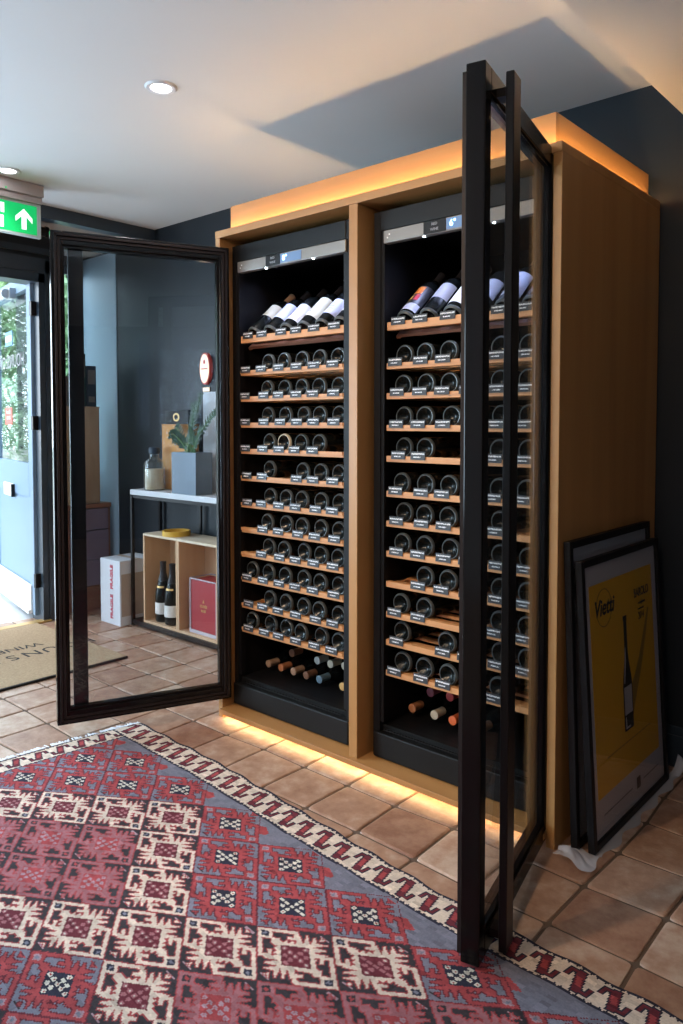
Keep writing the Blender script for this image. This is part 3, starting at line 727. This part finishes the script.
def crate(label, x0, x1):
    r = thing('wooden_wine_crate', label, 'crate', ((x0+x1)/2, Y0+.01, .041), group='pine crates on the shelf unit')
    w = (x1-x0)/2; d = .205; h = .545
    MB().box(-w, -w+.014, 0, d, 0, h).box(w-.014, w, 0, d, 0, h).box(-w+.014, w-.014, d-.012, d, 0, h).box(-w+.014, w-.014, 0, d-.012, 0, .014).build('crate_body', 'pine', r)
    MB().box(-w, w, 0, d, h, h+.014).build('crate_top', 'pine_top', r)
    return r
crate('open pine wine crate on its side holding dark champagne bottles', -1.462, -1.112)
crate('open pine wine crate on its side holding the red gift box', -1.110, -.735)
CP = [(.030, 0), (.040, .004), (.044, .012), (.044, .135), (.041, .165), (.028, .215), (.017, .255), (.0155, .30), (.017, .302), (.017, .315), (0, .318)]
for i, x in enumerate((-1.345, -1.235, -1.178)):
    r = thing('champagne_bottle', ['leftmost of the dark champagne bottles in the pine crate', 'middle dark champagne bottle in the pine crate', 'rightmost champagne bottle, half hidden by the crate divider'][i], 'bottle', (x, .66+[0,-.01,.075][i], .055), group='champagne bottles in the crate')
    r.scale = (1.12, 1.12, 1.18)
    MB().lathe(CP, 24).build('bottle_body', 'bottle_glass', r, smooth=True)
    MB().lathe([(.0285, .216), (.0176, .256), (.0162, .30), (.0176, .302), (.0176, .316), (0, .3195)], 20).build('foil', 'foil_black', r, smooth=True)
    MB().lathe([(.0447, .045), (.0447, .105)], 18, a0=-PI/2-1.1+.35, a1=-PI/2+1.1+.35).build('paper_label', 'lab_white', r, smooth=True)
    MB().lathe([(.0375, .182), (.0345, .192)], 18, a0=-PI/2-.7+.35, a1=-PI/2+.7+.35).build('neck_label', 'gold_ink', r, smooth=True)
r = thing('red_gift_box', 'dark red gift box in clear plastic case inside the right crate', 'box', (-.915, .62, .056))
MB().box(-.105, .125, .006, .15, .004, .31, bev=.002).build('box_body', 'red_box', r)
e = MB()
for x in (-.112, .128):
    for y in (0, .152): e.box(x, x+.006, y, y+.006, 0, .322)
for z in (0, .316):
    for y in (0, .152): e.box(-.112, .134, y, y+.006, z, z+.006)
    e.box(-.112, -.106, 0, .158, z, z+.006); e.box(.128, .134, 0, .158, z, z+.006)
e.box(-.112, .134, -.002, 0, 0, .02)
e.build('clear_case', 'acrylic', r)
text('CUVÉE', .022, 'gold_ink', r, (.012, .005, .165), name='lettering', bold=.0005)
text('ROSÉ', .018, 'gold_ink', r, (.012, .005, .138), name='lettering', bold=.0005)
MB().prism([(.004, .185), (.020, .185), (.012, .205)], .004, .006).build('emblem', 'gold_ink', r)
tp = MB().lathe([(.075, 0), (.085, 0), (.085, .03), (.075, .03), (.075, 0)], 36).build('tape_roll', 'tape', smooth=True, loc=(-1.225, .675, .601)); tag(tp, 'roll of yellow tape lying flat on top of the pine crates', 'tape')
# items on top
zt = .869
r = thing('glass_jar', 'clear glass apothecary jar on the left end of the shelf top', 'jar', (-1.42, .655, zt))
MB().lathe([(0, .002), (.062, 0), (.066, .008), (.066, .15), (.060, .175), (.032, .195), (.028, .205), (.028, .225), (.032, .228)], 28).build('jar_body', 'jar', r, smooth=True)
MB().lathe([(.026, .222), (.034, .23), (.034, .258), (.026, .266), (0, .266)], 20).build('stopper', 'stopper', r, smooth=True)
MB().lathe([(0, .006), (.058, .006), (.058, .13), (0, .132)], 20).build('corks', 'pine_top', r)
r = thing('wooden_bottle_box', 'upright orange-brown wooden box behind the grey planter', 'box', (-1.305, .768, zt))
MB().box(-.135, .135, -.040, .040, 0, .40, bev=.003).build('box_body', 'box_orange', r); MB().box(-.137, .137, -.042, .042, .400, .408).build('box_lid', 'box_orange', r)
r = thing('small_framed_picture', 'small black square plaque with gold disc on top of orange box', 'plaque', (-1.325, .765, zt+.4085), rz=.15)
MB().box(-.105, .105, -.012, .012, 0, .088, bev=.003).build('plaque_frame', 'frame_black', r)
MB().lathe([(0, 0), (.026, 0), (.026, .002), (0, .002)], 24, mtx=Matrix.Translation((0, -.012, .044)) @ Matrix.Rotation(PI/2, 4, 'X')).build('gold_disc', 'gold_ink', r)
MB().lathe([(0, 0), (.016, 0), (.016, .002), (0, .002)], 24, mtx=Matrix.Translation((0, -.0135, .044)) @ Matrix.Rotation(PI/2, 4, 'X')).build('disc_center', 'frame_black', r)
r = thing('white_carton', 'tall white carton standing behind the potted plant', 'box', (-.945, .785, zt))
MB().box(-.125, .125, -.022, .022, 0, .60, bev=.002).build('carton_body', 'card_white', r); MB().box(-.122, .122, -.0225, .0, .594, .6015).build('carton_flap', 'card_white', r)
# potted plant
r = thing('potted_plant', 'glossy green plant in square slate-grey planter on shelf top', 'potted plant', (-1.035, .650, zt))
p = MB(); p.box(-.115, .115, -.06, .06, 0, .012); p.box(-.115, -.105, -.06, .06, .012, .245); p.box(.105, .115, -.06, .06, .012, .245); p.box(-.105, .105, -.06, -.05, .012, .245); p.box(-.105, .105, .05, .06, .012, .245)
p.build('planter', 'planter', r); MB().box(-.105, .105, -.05, .05, .012, .225).build('soil', 'soil', r)
rp = random.Random(4)
for k in range(9):
    a = [2.6, .3, 1.2, 3.4, -.6, 2.0, .9, -2.4, -1.3][k]; ln = [.30, .34, .38, .24, .24, .36, .30, .22, .22][k]; lean = [1.25, .9, .45, 1.5, 1.1, .7, .3, 1.2, .9][k]
    m = MB(); pts = []; bx = rp.uniform(-.04, .04); by = rp.uniform(-.02, .02)
    for i in range(13):
        t = i/12; rr = math.sin(t*lean)*ln*.8; zz = .22+ln*t*math.cos(t*lean*.8)
        pts.append(Vector((bx+rr*math.cos(a), max(-.16, min(.10, by+rr*math.sin(a)*.5)), zz)))
    for i in range(12): m.cyl(pts[i], pts[i+1], .005-.0003*i, 6, 0)
    for i in range(3, 13):
        d = (pts[i]-pts[i-1]).normalized(); sd = d.cross(Vector((0, -1, .4))).normalized()
        for s in (-1, 1):
            dv = (sd*s*.9+d*.7).normalized(); up = dv.cross(d).normalized(); L = .055*(1-.03*i); wv = dv.cross(up).normalized()*.0095
            p0 = pts[i]; m.add([p0, p0+dv*L*.35+wv+up*.003, p0+dv*L*.75+wv*.8, p0+dv*L, p0+dv*L*.75-wv*.8, p0+dv*L*.35-wv+up*.003], [(0, 1, 2, 3), (0, 3, 4, 5)], 1)
    m.build('frond', ['stem', 'leaf'], r)

# cartons, drawers
r = thing('cardboard_box', 'white cardboard box with red FRAGILE printing on the tiled floor', 'box', (-1.715, .515, 0))
MB().box(-.115, .115, 0, .26, 0, .415, bev=.003).build('box_body', 'card_white', r)
MB().box(.1151, .117, .01, .25, .06, .33).build('printed_panel', 'card_face', r)
MB().box(-.116, .116, .11, .15, .4145, .416).build('packing_tape', 'card_face', r)
for z in (.115, .305): text('FRAGILE', .042, 'red_ink', r, (.02, -.001, z), rot=(PI/2, -PI/2, 0), name='lettering', bold=.0015)
r = thing('drawer_cabinet', 'small mauve-fronted wooden drawer cabinet in the window alcove', 'cabinet', (-2.15, .625, 0), rz=PI/2)
MB().box(-.16, -.145, 0, .22, .0, .70).box(.145, .16, 0, .22, 0, .70).box(-.145, .145, .205, .22, 0, .70).box(-.145, .145, 0, .22, 0, .16).build('cabinet_body', 'drawer_wood', r)
M['mauve'] = mat('mauve_paint', (.20, .15, .20), .45)
MB().box(-.165, .165, -.01, .22, .70, .73, bev=.002).build('cabinet_top', 'drawer_wood', r)
for (z0, z1) in ((.165, .34), (.345, .545), (.55, .695)):
    d = MB().box(-.143, .143, -.006, .20, z0, z1, bev=.002).build('drawer', 'mauve', r)
    MB().lathe([(.006, 0), (.008, .012), (.018, .018), (.018, .026), (0, .03)], 16, mtx=Matrix.Translation((-.06, -.006, (z0+z1)/2)) @ Matrix.Rotation(PI/2, 4, 'X')).build('knob', 'black_metal', d, smooth=True)
r = thing('plywood_box', 'tall knotty plywood box standing on the drawer cabinet', 'box', (-2.262, .605, .7305), rz=PI/2)
MB().box(-.14, .12, -.09, .09, 0, .66, bev=.003).build('box_body', 'knotty', r); MB().box(-.142, .122, -.092, .092, .66, .668).build('box_lid', 'knotty', r)
for i, (x, w, h, mm, lb) in enumerate(((-.100, .075, .20, 'greybox', 'grey carton on the plywood box, leftmost'), (-.008, .085, .36, 'greenbox', 'tall dark green bottle carton on the plywood box'), (.078, .07, .28, 'shoebox', 'navy carton with pale top on the plywood box, rightmost'))):
    q = thing('bottle_carton', lb, 'carton', (-2.235, .605+x, 1.3990), rz=PI/2, group='cartons on the plywood box')
    MB().box(-w/2, w/2, -.04, .04, 0, h, bev=.002).build('carton_body', mm, q)
    MB().box(-w/2+.012, w/2-.012, -.0412, -.040, .03, .07).build('carton_label', 'greybox', q)
    MB().box(-w/2+.008, w/2-.008, -.0412, -.040, h*.55, h*.9).build('carton_label', 'greybox', q)

# glowing oval and bar added in place of a reflection in the door glass
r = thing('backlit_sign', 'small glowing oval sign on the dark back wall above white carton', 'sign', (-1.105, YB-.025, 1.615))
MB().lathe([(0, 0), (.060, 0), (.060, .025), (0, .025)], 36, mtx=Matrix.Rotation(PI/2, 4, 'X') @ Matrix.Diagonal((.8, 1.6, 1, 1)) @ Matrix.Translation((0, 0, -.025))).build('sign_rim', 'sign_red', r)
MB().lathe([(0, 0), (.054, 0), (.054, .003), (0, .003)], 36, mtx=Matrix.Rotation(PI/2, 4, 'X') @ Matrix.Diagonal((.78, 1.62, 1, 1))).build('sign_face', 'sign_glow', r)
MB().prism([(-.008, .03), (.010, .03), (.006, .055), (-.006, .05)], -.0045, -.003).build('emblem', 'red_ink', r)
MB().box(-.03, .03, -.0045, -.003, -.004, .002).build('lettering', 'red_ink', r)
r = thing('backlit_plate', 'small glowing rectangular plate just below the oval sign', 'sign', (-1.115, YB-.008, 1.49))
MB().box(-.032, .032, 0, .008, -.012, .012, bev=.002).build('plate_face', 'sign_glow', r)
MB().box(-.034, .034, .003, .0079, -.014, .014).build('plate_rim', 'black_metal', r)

# doormat
r = thing('doormat', 'coir doormat with black shop lettering inside the street door', 'doormat', (0, 0, 0), )
MB().box(-2.045, -1.02, -1.15, .19, .000, .014, bev=.003).build('coir_pile', 'coir', r)
MB().box(-1.022, -1.010, -1.15, .19, .000, .012).build('rubber_edge', 'black_plastic', r)
for i, ch in enumerate('HOUNSLOW'): text(ch, .135, 'coir_ink', r, (-1.445, .185-.108*i, .0146), rot=(0, 0, -PI/2), name='lettering', depth=.0004)
# letters read from the door: their tops point towards the room
for o in r.children:
    if o.name.startswith('lettering'): o.rotation_euler = (0, 0, -PI/2)
text('WINES', .10, 'coir_ink', r, (-1.59, -.165, .0146), rot=(0, 0, -PI/2), name='lettering', depth=.0004)

# ------------------------------------------------------------------ kilim rug
def make_rug():
    cs = .004; LA, LB = 2.95, 1.75
    na, nb = int(LA/cs), int(LB/cs)
    a = (np.arange(na)+.5)*cs; b = (np.arange(nb)+.5)*cs
    A, B = np.meshgrid(a, b, indexing='ij')
    PAL = np.array([(.17, .17, .215), (.045, .038, .043), (.33, .060, .065), (.62, .51, .42), (.31, .125, .14), (.030, .030, .048), (.56, .52, .45), (.13, .028, .038), (.33, .22, .25)])
    GREY, CHAR, RED, CREAM, PINK, NAVY, WHITE, MAROON, DUSK = range(9)
    img = np.full(A.shape, GREY)
    da, db = A-.653, B-.2145
    ii = (da/.153-db/.1135)/2; jj = (da/.153+db/.1135)/2
    i = np.floor(ii+.5).astype(int); j = np.floor(jj+.5).astype(int)
    s = 2*(ii-i); t = 2*(jj-j)
    typ = np.zeros(A.shape, int)      # 0 R, 1 C, 2 P, 3 plain
    d = j-i
    typ[(j == 1) & (i <= 0)] = 1
    for q in (2, 3):
        typ[(j == q) & (i <= -1)] = 2; typ[(j == q) & (i == 0)] = 1
    typ[(j == 4) & (i <= 2)] = 1
    typ[(j == 5) & (i >= 1)] = 2; typ[(j == 5) & (i == 0)] = 1
    far = (j >= 6); typ[far & ((i+j) % 3 == 0)] = 1; typ[far & ((i+j) % 3 == 1)] = 2
    typ[d <= 0] = np.where(d[d <= 0] < 0, 3, 0)
    typ[(j == 4) & (i == 3)] = 1
    swap = s+t > 0
    S = np.where(swap, -s, s); T = np.where(swap, -t, t)
    def box(x0, x1, y0, y1): return (S > x0) & (S < x1) & (T > y0) & (T < y1)
    mo = np.zeros(A.shape, bool)
    mo |= box(-.97, -.58, -.97, -.58)
    # two hooks leaving the corner box
    mo |= box(-.60, .12, -.97, -.86) | box(.01, .12, -.97, -.62) | box(-.16, .12, -.72, -.62)
    mo |= box(-.97, -.86, -.60, .12) | box(-.97, -.62, .01, .12) | box(-.72, -.62, -.16, .12)
    mo |= box(-.62, -.40, -.62, -.40)
    r = np.maximum(np.abs(s), np.abs(t))
    mo |= r < .47
    def tri(x): return 1-np.abs((x % 1)*2-1)
    def saw(x): x = x % 1; return np.where(x < .72, x/.72, (1-x)/.28)
    # big saw teeth on the two free corners
    mo |= (S > .02) & (S < .80) & (T < -.40) & (-T < .46+.40*saw((S-.02)/.195))
    mo |= (T > .02) & (T < .80) & (S < -.40) & (-S < .46+.40*saw((T-.02)/.195))
    mo |= (S > -.45) & (S < .02) & (T < -.40) & (-T < .46+.10*saw((S)/.16))
    mo |= (T > -.45) & (T < .02) & (S < -.40) & (-S < .46+.10*saw((T)/.16))
    cen = r < .375; ins = r < .335
    # inner squares pattern: checker of small lozenges
    u = (s+.335)/.67*5; v = (t+.335)/.67*5
    cu = np.floor(u).astype(int); cv = np.floor(v).astype(int)
    fu, fv = u-cu-.5, v-cv-.5
    chk = ins & (((cu+cv) % 2 == 0) & (np.abs(fu)+np.abs(fv) < .78)) & ~((cu == 2) & (cv == 0)) & ~((cu == 2) & (cv == 4))
    dot = ins & ((cu+cv) % 2 == 0) & (np.abs(fu)+np.abs(fv) < .24) & (((cu*3+cv) % 4) == 0)
    cbox = box(-.88, -.67, -.88, -.67); cb2 = box(-.80, -.75, -.84, -.71) | box(-.84, -.71, -.80, -.75)
    edge = (np.abs(s) > .975) | (np.abs(t) > .975)
    bg = {0: GREY, 1: CHAR, 2: CHAR, 3: GREY}; mc = {0: RED, 1: CREAM, 2: PINK, 3: GREY}
    oc = {0: MAROON, 1: RED, 2: RED, 3: GREY}; cc = {0: NAVY, 1: MAROON, 2: RED, 3: GREY}; wc = {0: WHITE, 1: PINK, 2: DUSK, 3: GREY}
    dil = mo.copy()
    for sh in ((1, 0), (-1, 0), (0, 1), (0, -1)): dil |= np.roll(mo, sh, (0, 1))
    for k in range(4):
        w_ = typ == k
        img[w_] = bg[k]
        if k == 3:
            z = w_ & (np.abs(B-.165) < .022*tri(A/.10)) & (((A/.305) % 1) > .2) & (((A/.305) % 1) < .55); img[z] = RED; continue
        img[w_ & edge] = MAROON if k == 0 else (CHAR if k == 1 else CHAR)
        img[w_ & dil & ~mo] = oc[k]; img[w_ & mo] = mc[k]
        img[w_ & cbox] = {0: DUSK, 1: NAVY, 2: CHAR}[k]; img[w_ & cb2] = {0: GREY, 1: GREY, 2: RED}[k]
        img[w_ & cen] = cc[k]; img[w_ & chk] = wc[k]; img[w_ & dot] = RED if k == 0 else (WHITE if k == 1 else PINK)
        # small diagonal scratches of colour in the ground
        ln = w_ & ~dil & (np.abs((s-t)/2-.80) < .02) & (np.abs(s+t) < .22); img[ln] = RED if k == 0 else DUSK
        ln = w_ & ~dil & (np.abs((s-t)/2+.80) < .02) & (np.abs(s+t) < .22); img[ln] = CHAR if k == 0 else DUSK
    # borders
    bw = np.interp(A, [0, .7, 1.3, 2.0, 3], [.125, .125, .115, .100, .10])
    def border(P, Q, wd, msk):
        """P along, Q across 0..wd"""
        q = Q/wd
        img[msk] = CREAM
        per = .084; p = (P/per) % 1; 
        def seg(p, q, x0, y0, x1, y1, rad):
            px, py = p*per, q*.12; ax, ay, bx, by = x0*per, y0*.12, x1*per, y1*.12
            dx, dy = bx-ax, by-ay; tt = np.clip(((px-ax)*dx+(py-ay)*dy)/(dx*dx+dy*dy), 0, 1)
            return np.maximum(np.abs(px-ax-tt*dx), np.abs(py-ay-tt*dy)) < rad
        PTS = [(.09, .43), (.09, .24), (.38, .24), (.62, .76), (.91, .76), (.91, .57)]
        def hk(rad):
            out = np.zeros(p.shape, bool)
            for off in (-1, 0, 1):
                for a_, b_ in zip(PTS[:-1], PTS[1:]):
                    rr = rad+(.0055 if a_ == (.38, .24) else 0)
                    out |= seg(p+off, q, a_[0], a_[1], b_[0], b_[1], rr)
            return out
        core = hk(.0042)
        img[msk & hk(.0072)] = NAVY; img[msk & core] = MAROON
        x = p-.5+.0
        img[msk & core & (q > .36) & (q < .64) & (np.abs(p-.5-(q-.5)*.54) < .09)] = RED
        teeth = .02*0+.06*tri(P/.018)
        img[msk & (q < .05+teeth)] = NAVY; img[msk & (q > .95-teeth)] = NAVY
    Bq = B-.0
    border(A, B, bw, B < bw)
    border(A, LB-B, bw, B > LB-bw)
    em = (A < .105) & (B >= bw) & (B < LB-bw)
    border(B+.02, A, np.full(A.shape, .105), em)
    em2 = (A > LA-.105) & (B >= bw) & (B < LB-bw); border(B, LA-A, np.full(A.shape, .105), em2)
    col = PAL[img]
    n = rng.normal(0, 1, (na//6+2, nb//3+2)); n = np.kron(n, np.ones((6, 3)))[:na, :nb]
    col = col*(1+.10*n[..., None]); col = np.clip(col, .005, 1)
    # abrash: gentle real colour drift of the hand-dyed wool
    col = col*(1+.10*np.sin(A*5+1.3)*np.sin(B*4))[..., None]
    # vertices
    ga = np.arange(na+1)*cs; gb = np.arange(nb+1)*cs
    GA, GB = np.meshgrid(ga, gb, indexing='ij')
    xo = -.180+GA*.998; yo = np.interp(xo, [-.18, .38, .74, 1.22, 1.5, 1.9, 2.05, 2.8], [-.280, -.302, -.336, -.386, -.412, -.420, -.425, -.46])
    wav = .004*np.sin(GA*38)*np.exp(-GB/.1)
    X = xo-.0645*GB-.05*(1-np.exp(-GB/.3)); Y = yo-GB*.998+wav
    Z = .0055+.0012*np.sin(GA*9+GB*5)*np.sin(GB*11)+.002*np.exp(-((GB-.02)/.05)**2)*np.abs(np.sin(GA*12))
    vs = np.stack([X, Y, Z], -1).reshape(-1, 3)
    idx = np.arange((na+1)*(nb+1)).reshape(na+1, nb+1)
    q = np.stack([idx[:-1, :-1], idx[1:, :-1], idx[1:, 1:], idx[:-1, 1:]], -1).reshape(-1, 4)[:, ::-1]
    # skirt
    loop = np.concatenate([idx[:, 0], idx[-1, 1:], idx[-2::-1, -1], idx[0, -2:0:-1]])
    low = vs[loop].copy(); low[:, 2] = 0; nv = len(vs); m = len(loop)
    sk = np.stack([loop, nv+np.arange(m), nv+(np.arange(m)+1) % m, np.roll(loop, -1)], -1)
    V = np.vstack([vs, low]); F = np.vstack([q, sk])
    me = bpy.data.meshes.new('rug_weave')
    me.vertices.add(len(V)); me.vertices.foreach_set('co', V.ravel().astype(np.float32))
    me.loops.add(F.size); me.loops.foreach_set('vertex_index', F.ravel().astype(np.int32))
    me.polygons.add(len(F)); me.polygons.foreach_set('loop_start', (np.arange(len(F))*4).astype(np.int32))
    try: me.polygons.foreach_set('loop_total', np.full(len(F), 4, np.int32))
    except Exception: pass
    me.update(calc_edges=True); me.validate()
    at = me.attributes.new('weave', 'FLOAT_COLOR', 'FACE')
    cc4 = np.ones((len(F), 4), np.float32); cc4[:len(q), :3] = col.reshape(-1, 3); cc4[len(q):, :3] = (.03, .03, .05)
    at.data.foreach_set('color', cc4.ravel())
    me.materials.append(M['kilim'])
    root = thing('kilim_rug', 'large red, grey and cream patterned kilim rug on the terracotta floor', 'rug', (0, 0, 0))
    link('rug_weave', me, root)
    # fringe along the left end
    m = MB(); r = random.Random(3)
    for k in range(360):
        gb = r.uniform(0, LB); x = -.180-.0645*gb-.05*(1-math.exp(-gb/.3)); y = -.28-gb*.998
        L = r.uniform(.015, .032); an = r.uniform(-.5, .5)
        dx, dy = -math.cos(an)*L, math.sin(an)*L; w = .0032
        m.add([(x+.004, y-w, .006), (x+.004, y+w, .006), (x+dx, y+dy+w, .003), (x+dx, y+dy-w, .003), (x+.004, y, .009), (x+dx, y+dy, .006)], [(0, 1, 4), (0, 4, 5, 3), (1, 2, 5, 4), (3, 5, 2), (0, 3, 2, 1)])
    f = m.build('fringe', 'mount', root); f['kind'] = 'stuff'
make_rug()

# ------------------------------------------------------------------ exit sign and ceiling fittings
r = thing('exit_sign', 'hanging green fire exit sign with white running man and arrow', 'exit sign', (-1.35, -.33, ZC))
MB().box(-.06, .045, -.22, .235, -.065, -.001, bev=.004).box(-.045, .03, -.20, .232, -.098, -.065, bev=.003).build('housing', 'exit_body', r)
MB().box(-.012, .012, -.21, .232, -.275, -.098, bev=.002).build('diffuser', 'exit_frame', r)
MB().box(.012, .0135, -.195, .208, -.262, -.112).build('sign_panel', 'exit_green', r)
def yz(poly, name, mm):
    m = MB(); n = len(poly); vs = [(.0136, y, z) for y, z in poly]+[(.0148, y, z) for y, z in poly]
    m.add(vs, [tuple(range(n)), tuple(range(n, 2*n))]+[(i, (i+1) % n, (i+1) % n+n, i+n) for i in range(n)]); m.build(name, mm, r)
cx, cz = .138, -.188
yz([(cx-.013, cz-.055), (cx+.013, cz-.055), (cx+.013, cz+.012), (cx+.045, cz-.018), (cx+.045, cz+.008), (cx, cz+.052), (cx-.045, cz+.008), (cx-.045, cz-.018), (cx-.013, cz+.012)], 'arrow', 'exit_white')
yz([(-.005, -.250), (.030, -.250), (.030, -.190), (-.005, -.190)], 'doorway', 'exit_white')
yz([(-.03, -.125), (.034, -.125), (.034, -.175), (.016, -.175), (.016, -.140), (-.03, -.140)], 'doorway', 'exit_white')
yz([(-.10, -.15), (-.06, -.14), (-.02, -.165), (-.03, -.175), (-.06, -.16), (-.05, -.195), (-.02, -.215), (-.03, -.25), (-.045, -.25), (-.04, -.22), (-.075, -.20), (-.10, -.235), (-.14, -.235), (-.14, -.222), (-.11, -.22), (-.085, -.175), (-.105, -.17), (-.12, -.19), (-.13, -.185)], 'running_man', 'exit_white')
MB().cyl((.046, .03, -.055), (.052, .03, -.055), .004, 8).build('indicator', 'exit_green', r)
def downlight(x, y, label):
    r = thing('ceiling_downlight', label, 'downlight', (x, y, ZC), group='recessed ceiling downlights')
    MB().lathe([(.038, -.003), (.040, -.006), (.054, -.006), (.060, -.001), (.060, 0), (.038, 0), (.038, -.003)], 36).build('trim_ring', 'white', r, smooth=True)
    MB().lathe([(0, -.002), (.036, -.002), (.036, -.0005), (0, -.0005)], 28).build('lamp', 'lamp', r)
downlight(.148, -.375, 'round recessed downlight in the white ceiling nearer the wine cabinet')
downlight(-1.205, -.334, 'round recessed downlight in the white ceiling above the exit sign')
r = thing('curtain_pole', 'short black roller pole end above the street door frame', 'pole', (-1.80, .10, 2.43))
MB().cyl((0, -.75, 0), (0, .06, 0), .028, 18).build('pole', 'black_metal', r, smooth=True); MB().cyl((0, .06, 0), (0, .075, 0), .033, 18).box(-.01, .01, .0, .03, .02, .054).build('end_cap', 'black_metal', r)
r = thing('wall_sensor', 'small black sensor box on the beam by the back wall corner', 'sensor', (-1.66, YB-.06, 2.44))
MB().box(-.03, .03, -.03, .05, -.03, .029, bev=.004).build('sensor_body', 'black_plastic', r); MB().cyl((.03, 0, 0), (.035, 0, 0), .012, 12).build('lens', 'black_metal', r)

# ------------------------------------------------------------------ light
wd = bpy.data.worlds.new('sky'); bpy.context.scene.world = wd; wd.use_nodes = True
bgn = wd.node_tree.nodes['Background']; bgn.inputs[0].default_value = (.78, .90, 1.0, 1); bgn.inputs[1].default_value = 6.0
def area(name, loc, rot, sx, sy, e, col, spread=PI, portal=False):
    l = bpy.data.lights.new(name, 'AREA'); l.shape = 'RECTANGLE'; l.size = sx; l.size_y = sy; l.energy = e; l.color = col; l.spread = spread
    if portal: l.cycles.is_portal = True
    o = bpy.data.objects.new(name, l); C.objects.link(o); o.location = loc; o.rotation_euler = rot; return o
area('daylight_portal', (XL-.10, -2.42, 1.35), (0, -PI/2, 0), 1.8, 2.95, 1, (1, 1, 1), portal=True)
area('daylight_portal', (XL-.10, -.17, 1.12), (0, -PI/2, 0), 2.24, .9, 1, (1, 1, 1), portal=True)
area('daylight_portal', (-2.55, .62, 1.6), (0, -PI/2, 0), 1.6, .44, 1, (1, 1, 1), portal=True)
area('daylight_portal', (XR+.03, -1.05, 1.72), (0, PI/2, 0), 1.05, .8, 1, (1, 1, 1), portal=True)
area('shop_window_daylight', (XL-.22, -2.42, 1.45), (0, -math.radians(97), 0), 1.75, 2.85, 175, (.62, .80, 1))  # added area light lifting the daylight in the room and on the ceiling
def spot(name, loc, tgt, e, col, size, blend=.6, r=.03):
    l = bpy.data.lights.new(name, 'SPOT'); l.energy = e; l.color = col; l.spot_size = math.radians(size); l.spot_blend = blend; l.shadow_soft_size = r
    o = bpy.data.objects.new(name, l); C.objects.link(o); o.location = loc
    o.rotation_euler = (Vector(tgt)-Vector(loc)).to_track_quat('-Z', 'Y').to_euler(); return o
spot('downlight_beam', (.148, -.375, ZC-.02), (.148, -.375, 0), 14, (1, .92, .9), 90)
spot('downlight_beam', (-1.205, -.334, ZC-.02), (-1.205, -.334, 0), 8, (1, .92, .9), 90)
# room lamps behind the camera side
spot('room_lamp', (.9, -2.3, ZC-.02), (.75, 0, .9), 130, (1, .70, .45), 75, .8, .05)
spot('room_lamp', (2.3, -2.6, 2.33), (1.75, 0, 0.4), 38, (1, .72, .48), 100, .8, .05)
# lamps inside the fridges
for x in (.36, 1.17): area('fridge_lamp', (x, .20, 1.965), (math.radians(-12), 0, 0), .5, .03, 0.8, (.50, .60, 1), spread=math.radians(95))

# ------------------------------------------------------------------ camera
cd = bpy.data.cameras.new('camera'); cam = bpy.data.objects.new('camera', cd); C.objects.link(cam); bpy.context.scene.camera = cam
yaw, pitch = -.726, .0413
F = Vector((math.sin(yaw)*math.cos(pitch), math.cos(yaw)*math.cos(pitch), -math.sin(pitch)))
R = Vector((math.cos(yaw), -math.sin(yaw), 0)); U = R.cross(F)
cam.matrix_world = Matrix(((R.x, U.x, -F.x, 2.5704), (R.y, U.y, -F.y, -2.0833), (R.z, U.z, -F.z, 1.2826), (0, 0, 0, 1)))
cd.sensor_fit = 'VERTICAL'; cd.sensor_height = 36; cd.lens = 754.83/1024*36; cd.shift_y = -57.34/1024; cd.clip_start = .05
sc = bpy.context.scene
sc.view_settings.view_transform = 'Standard'; sc.view_settings.look = 'None'; sc.view_settings.gamma = 1; sc.view_settings.use_curve_mapping = False
sc.view_settings.exposure = .36
sc.cycles.use_denoising = True
sc.cycles.max_bounces = 10; sc.cycles.diffuse_bounces = 4; sc.cycles.transparent_max_bounces = 16; sc.cycles.sample_clamp_indirect = 4
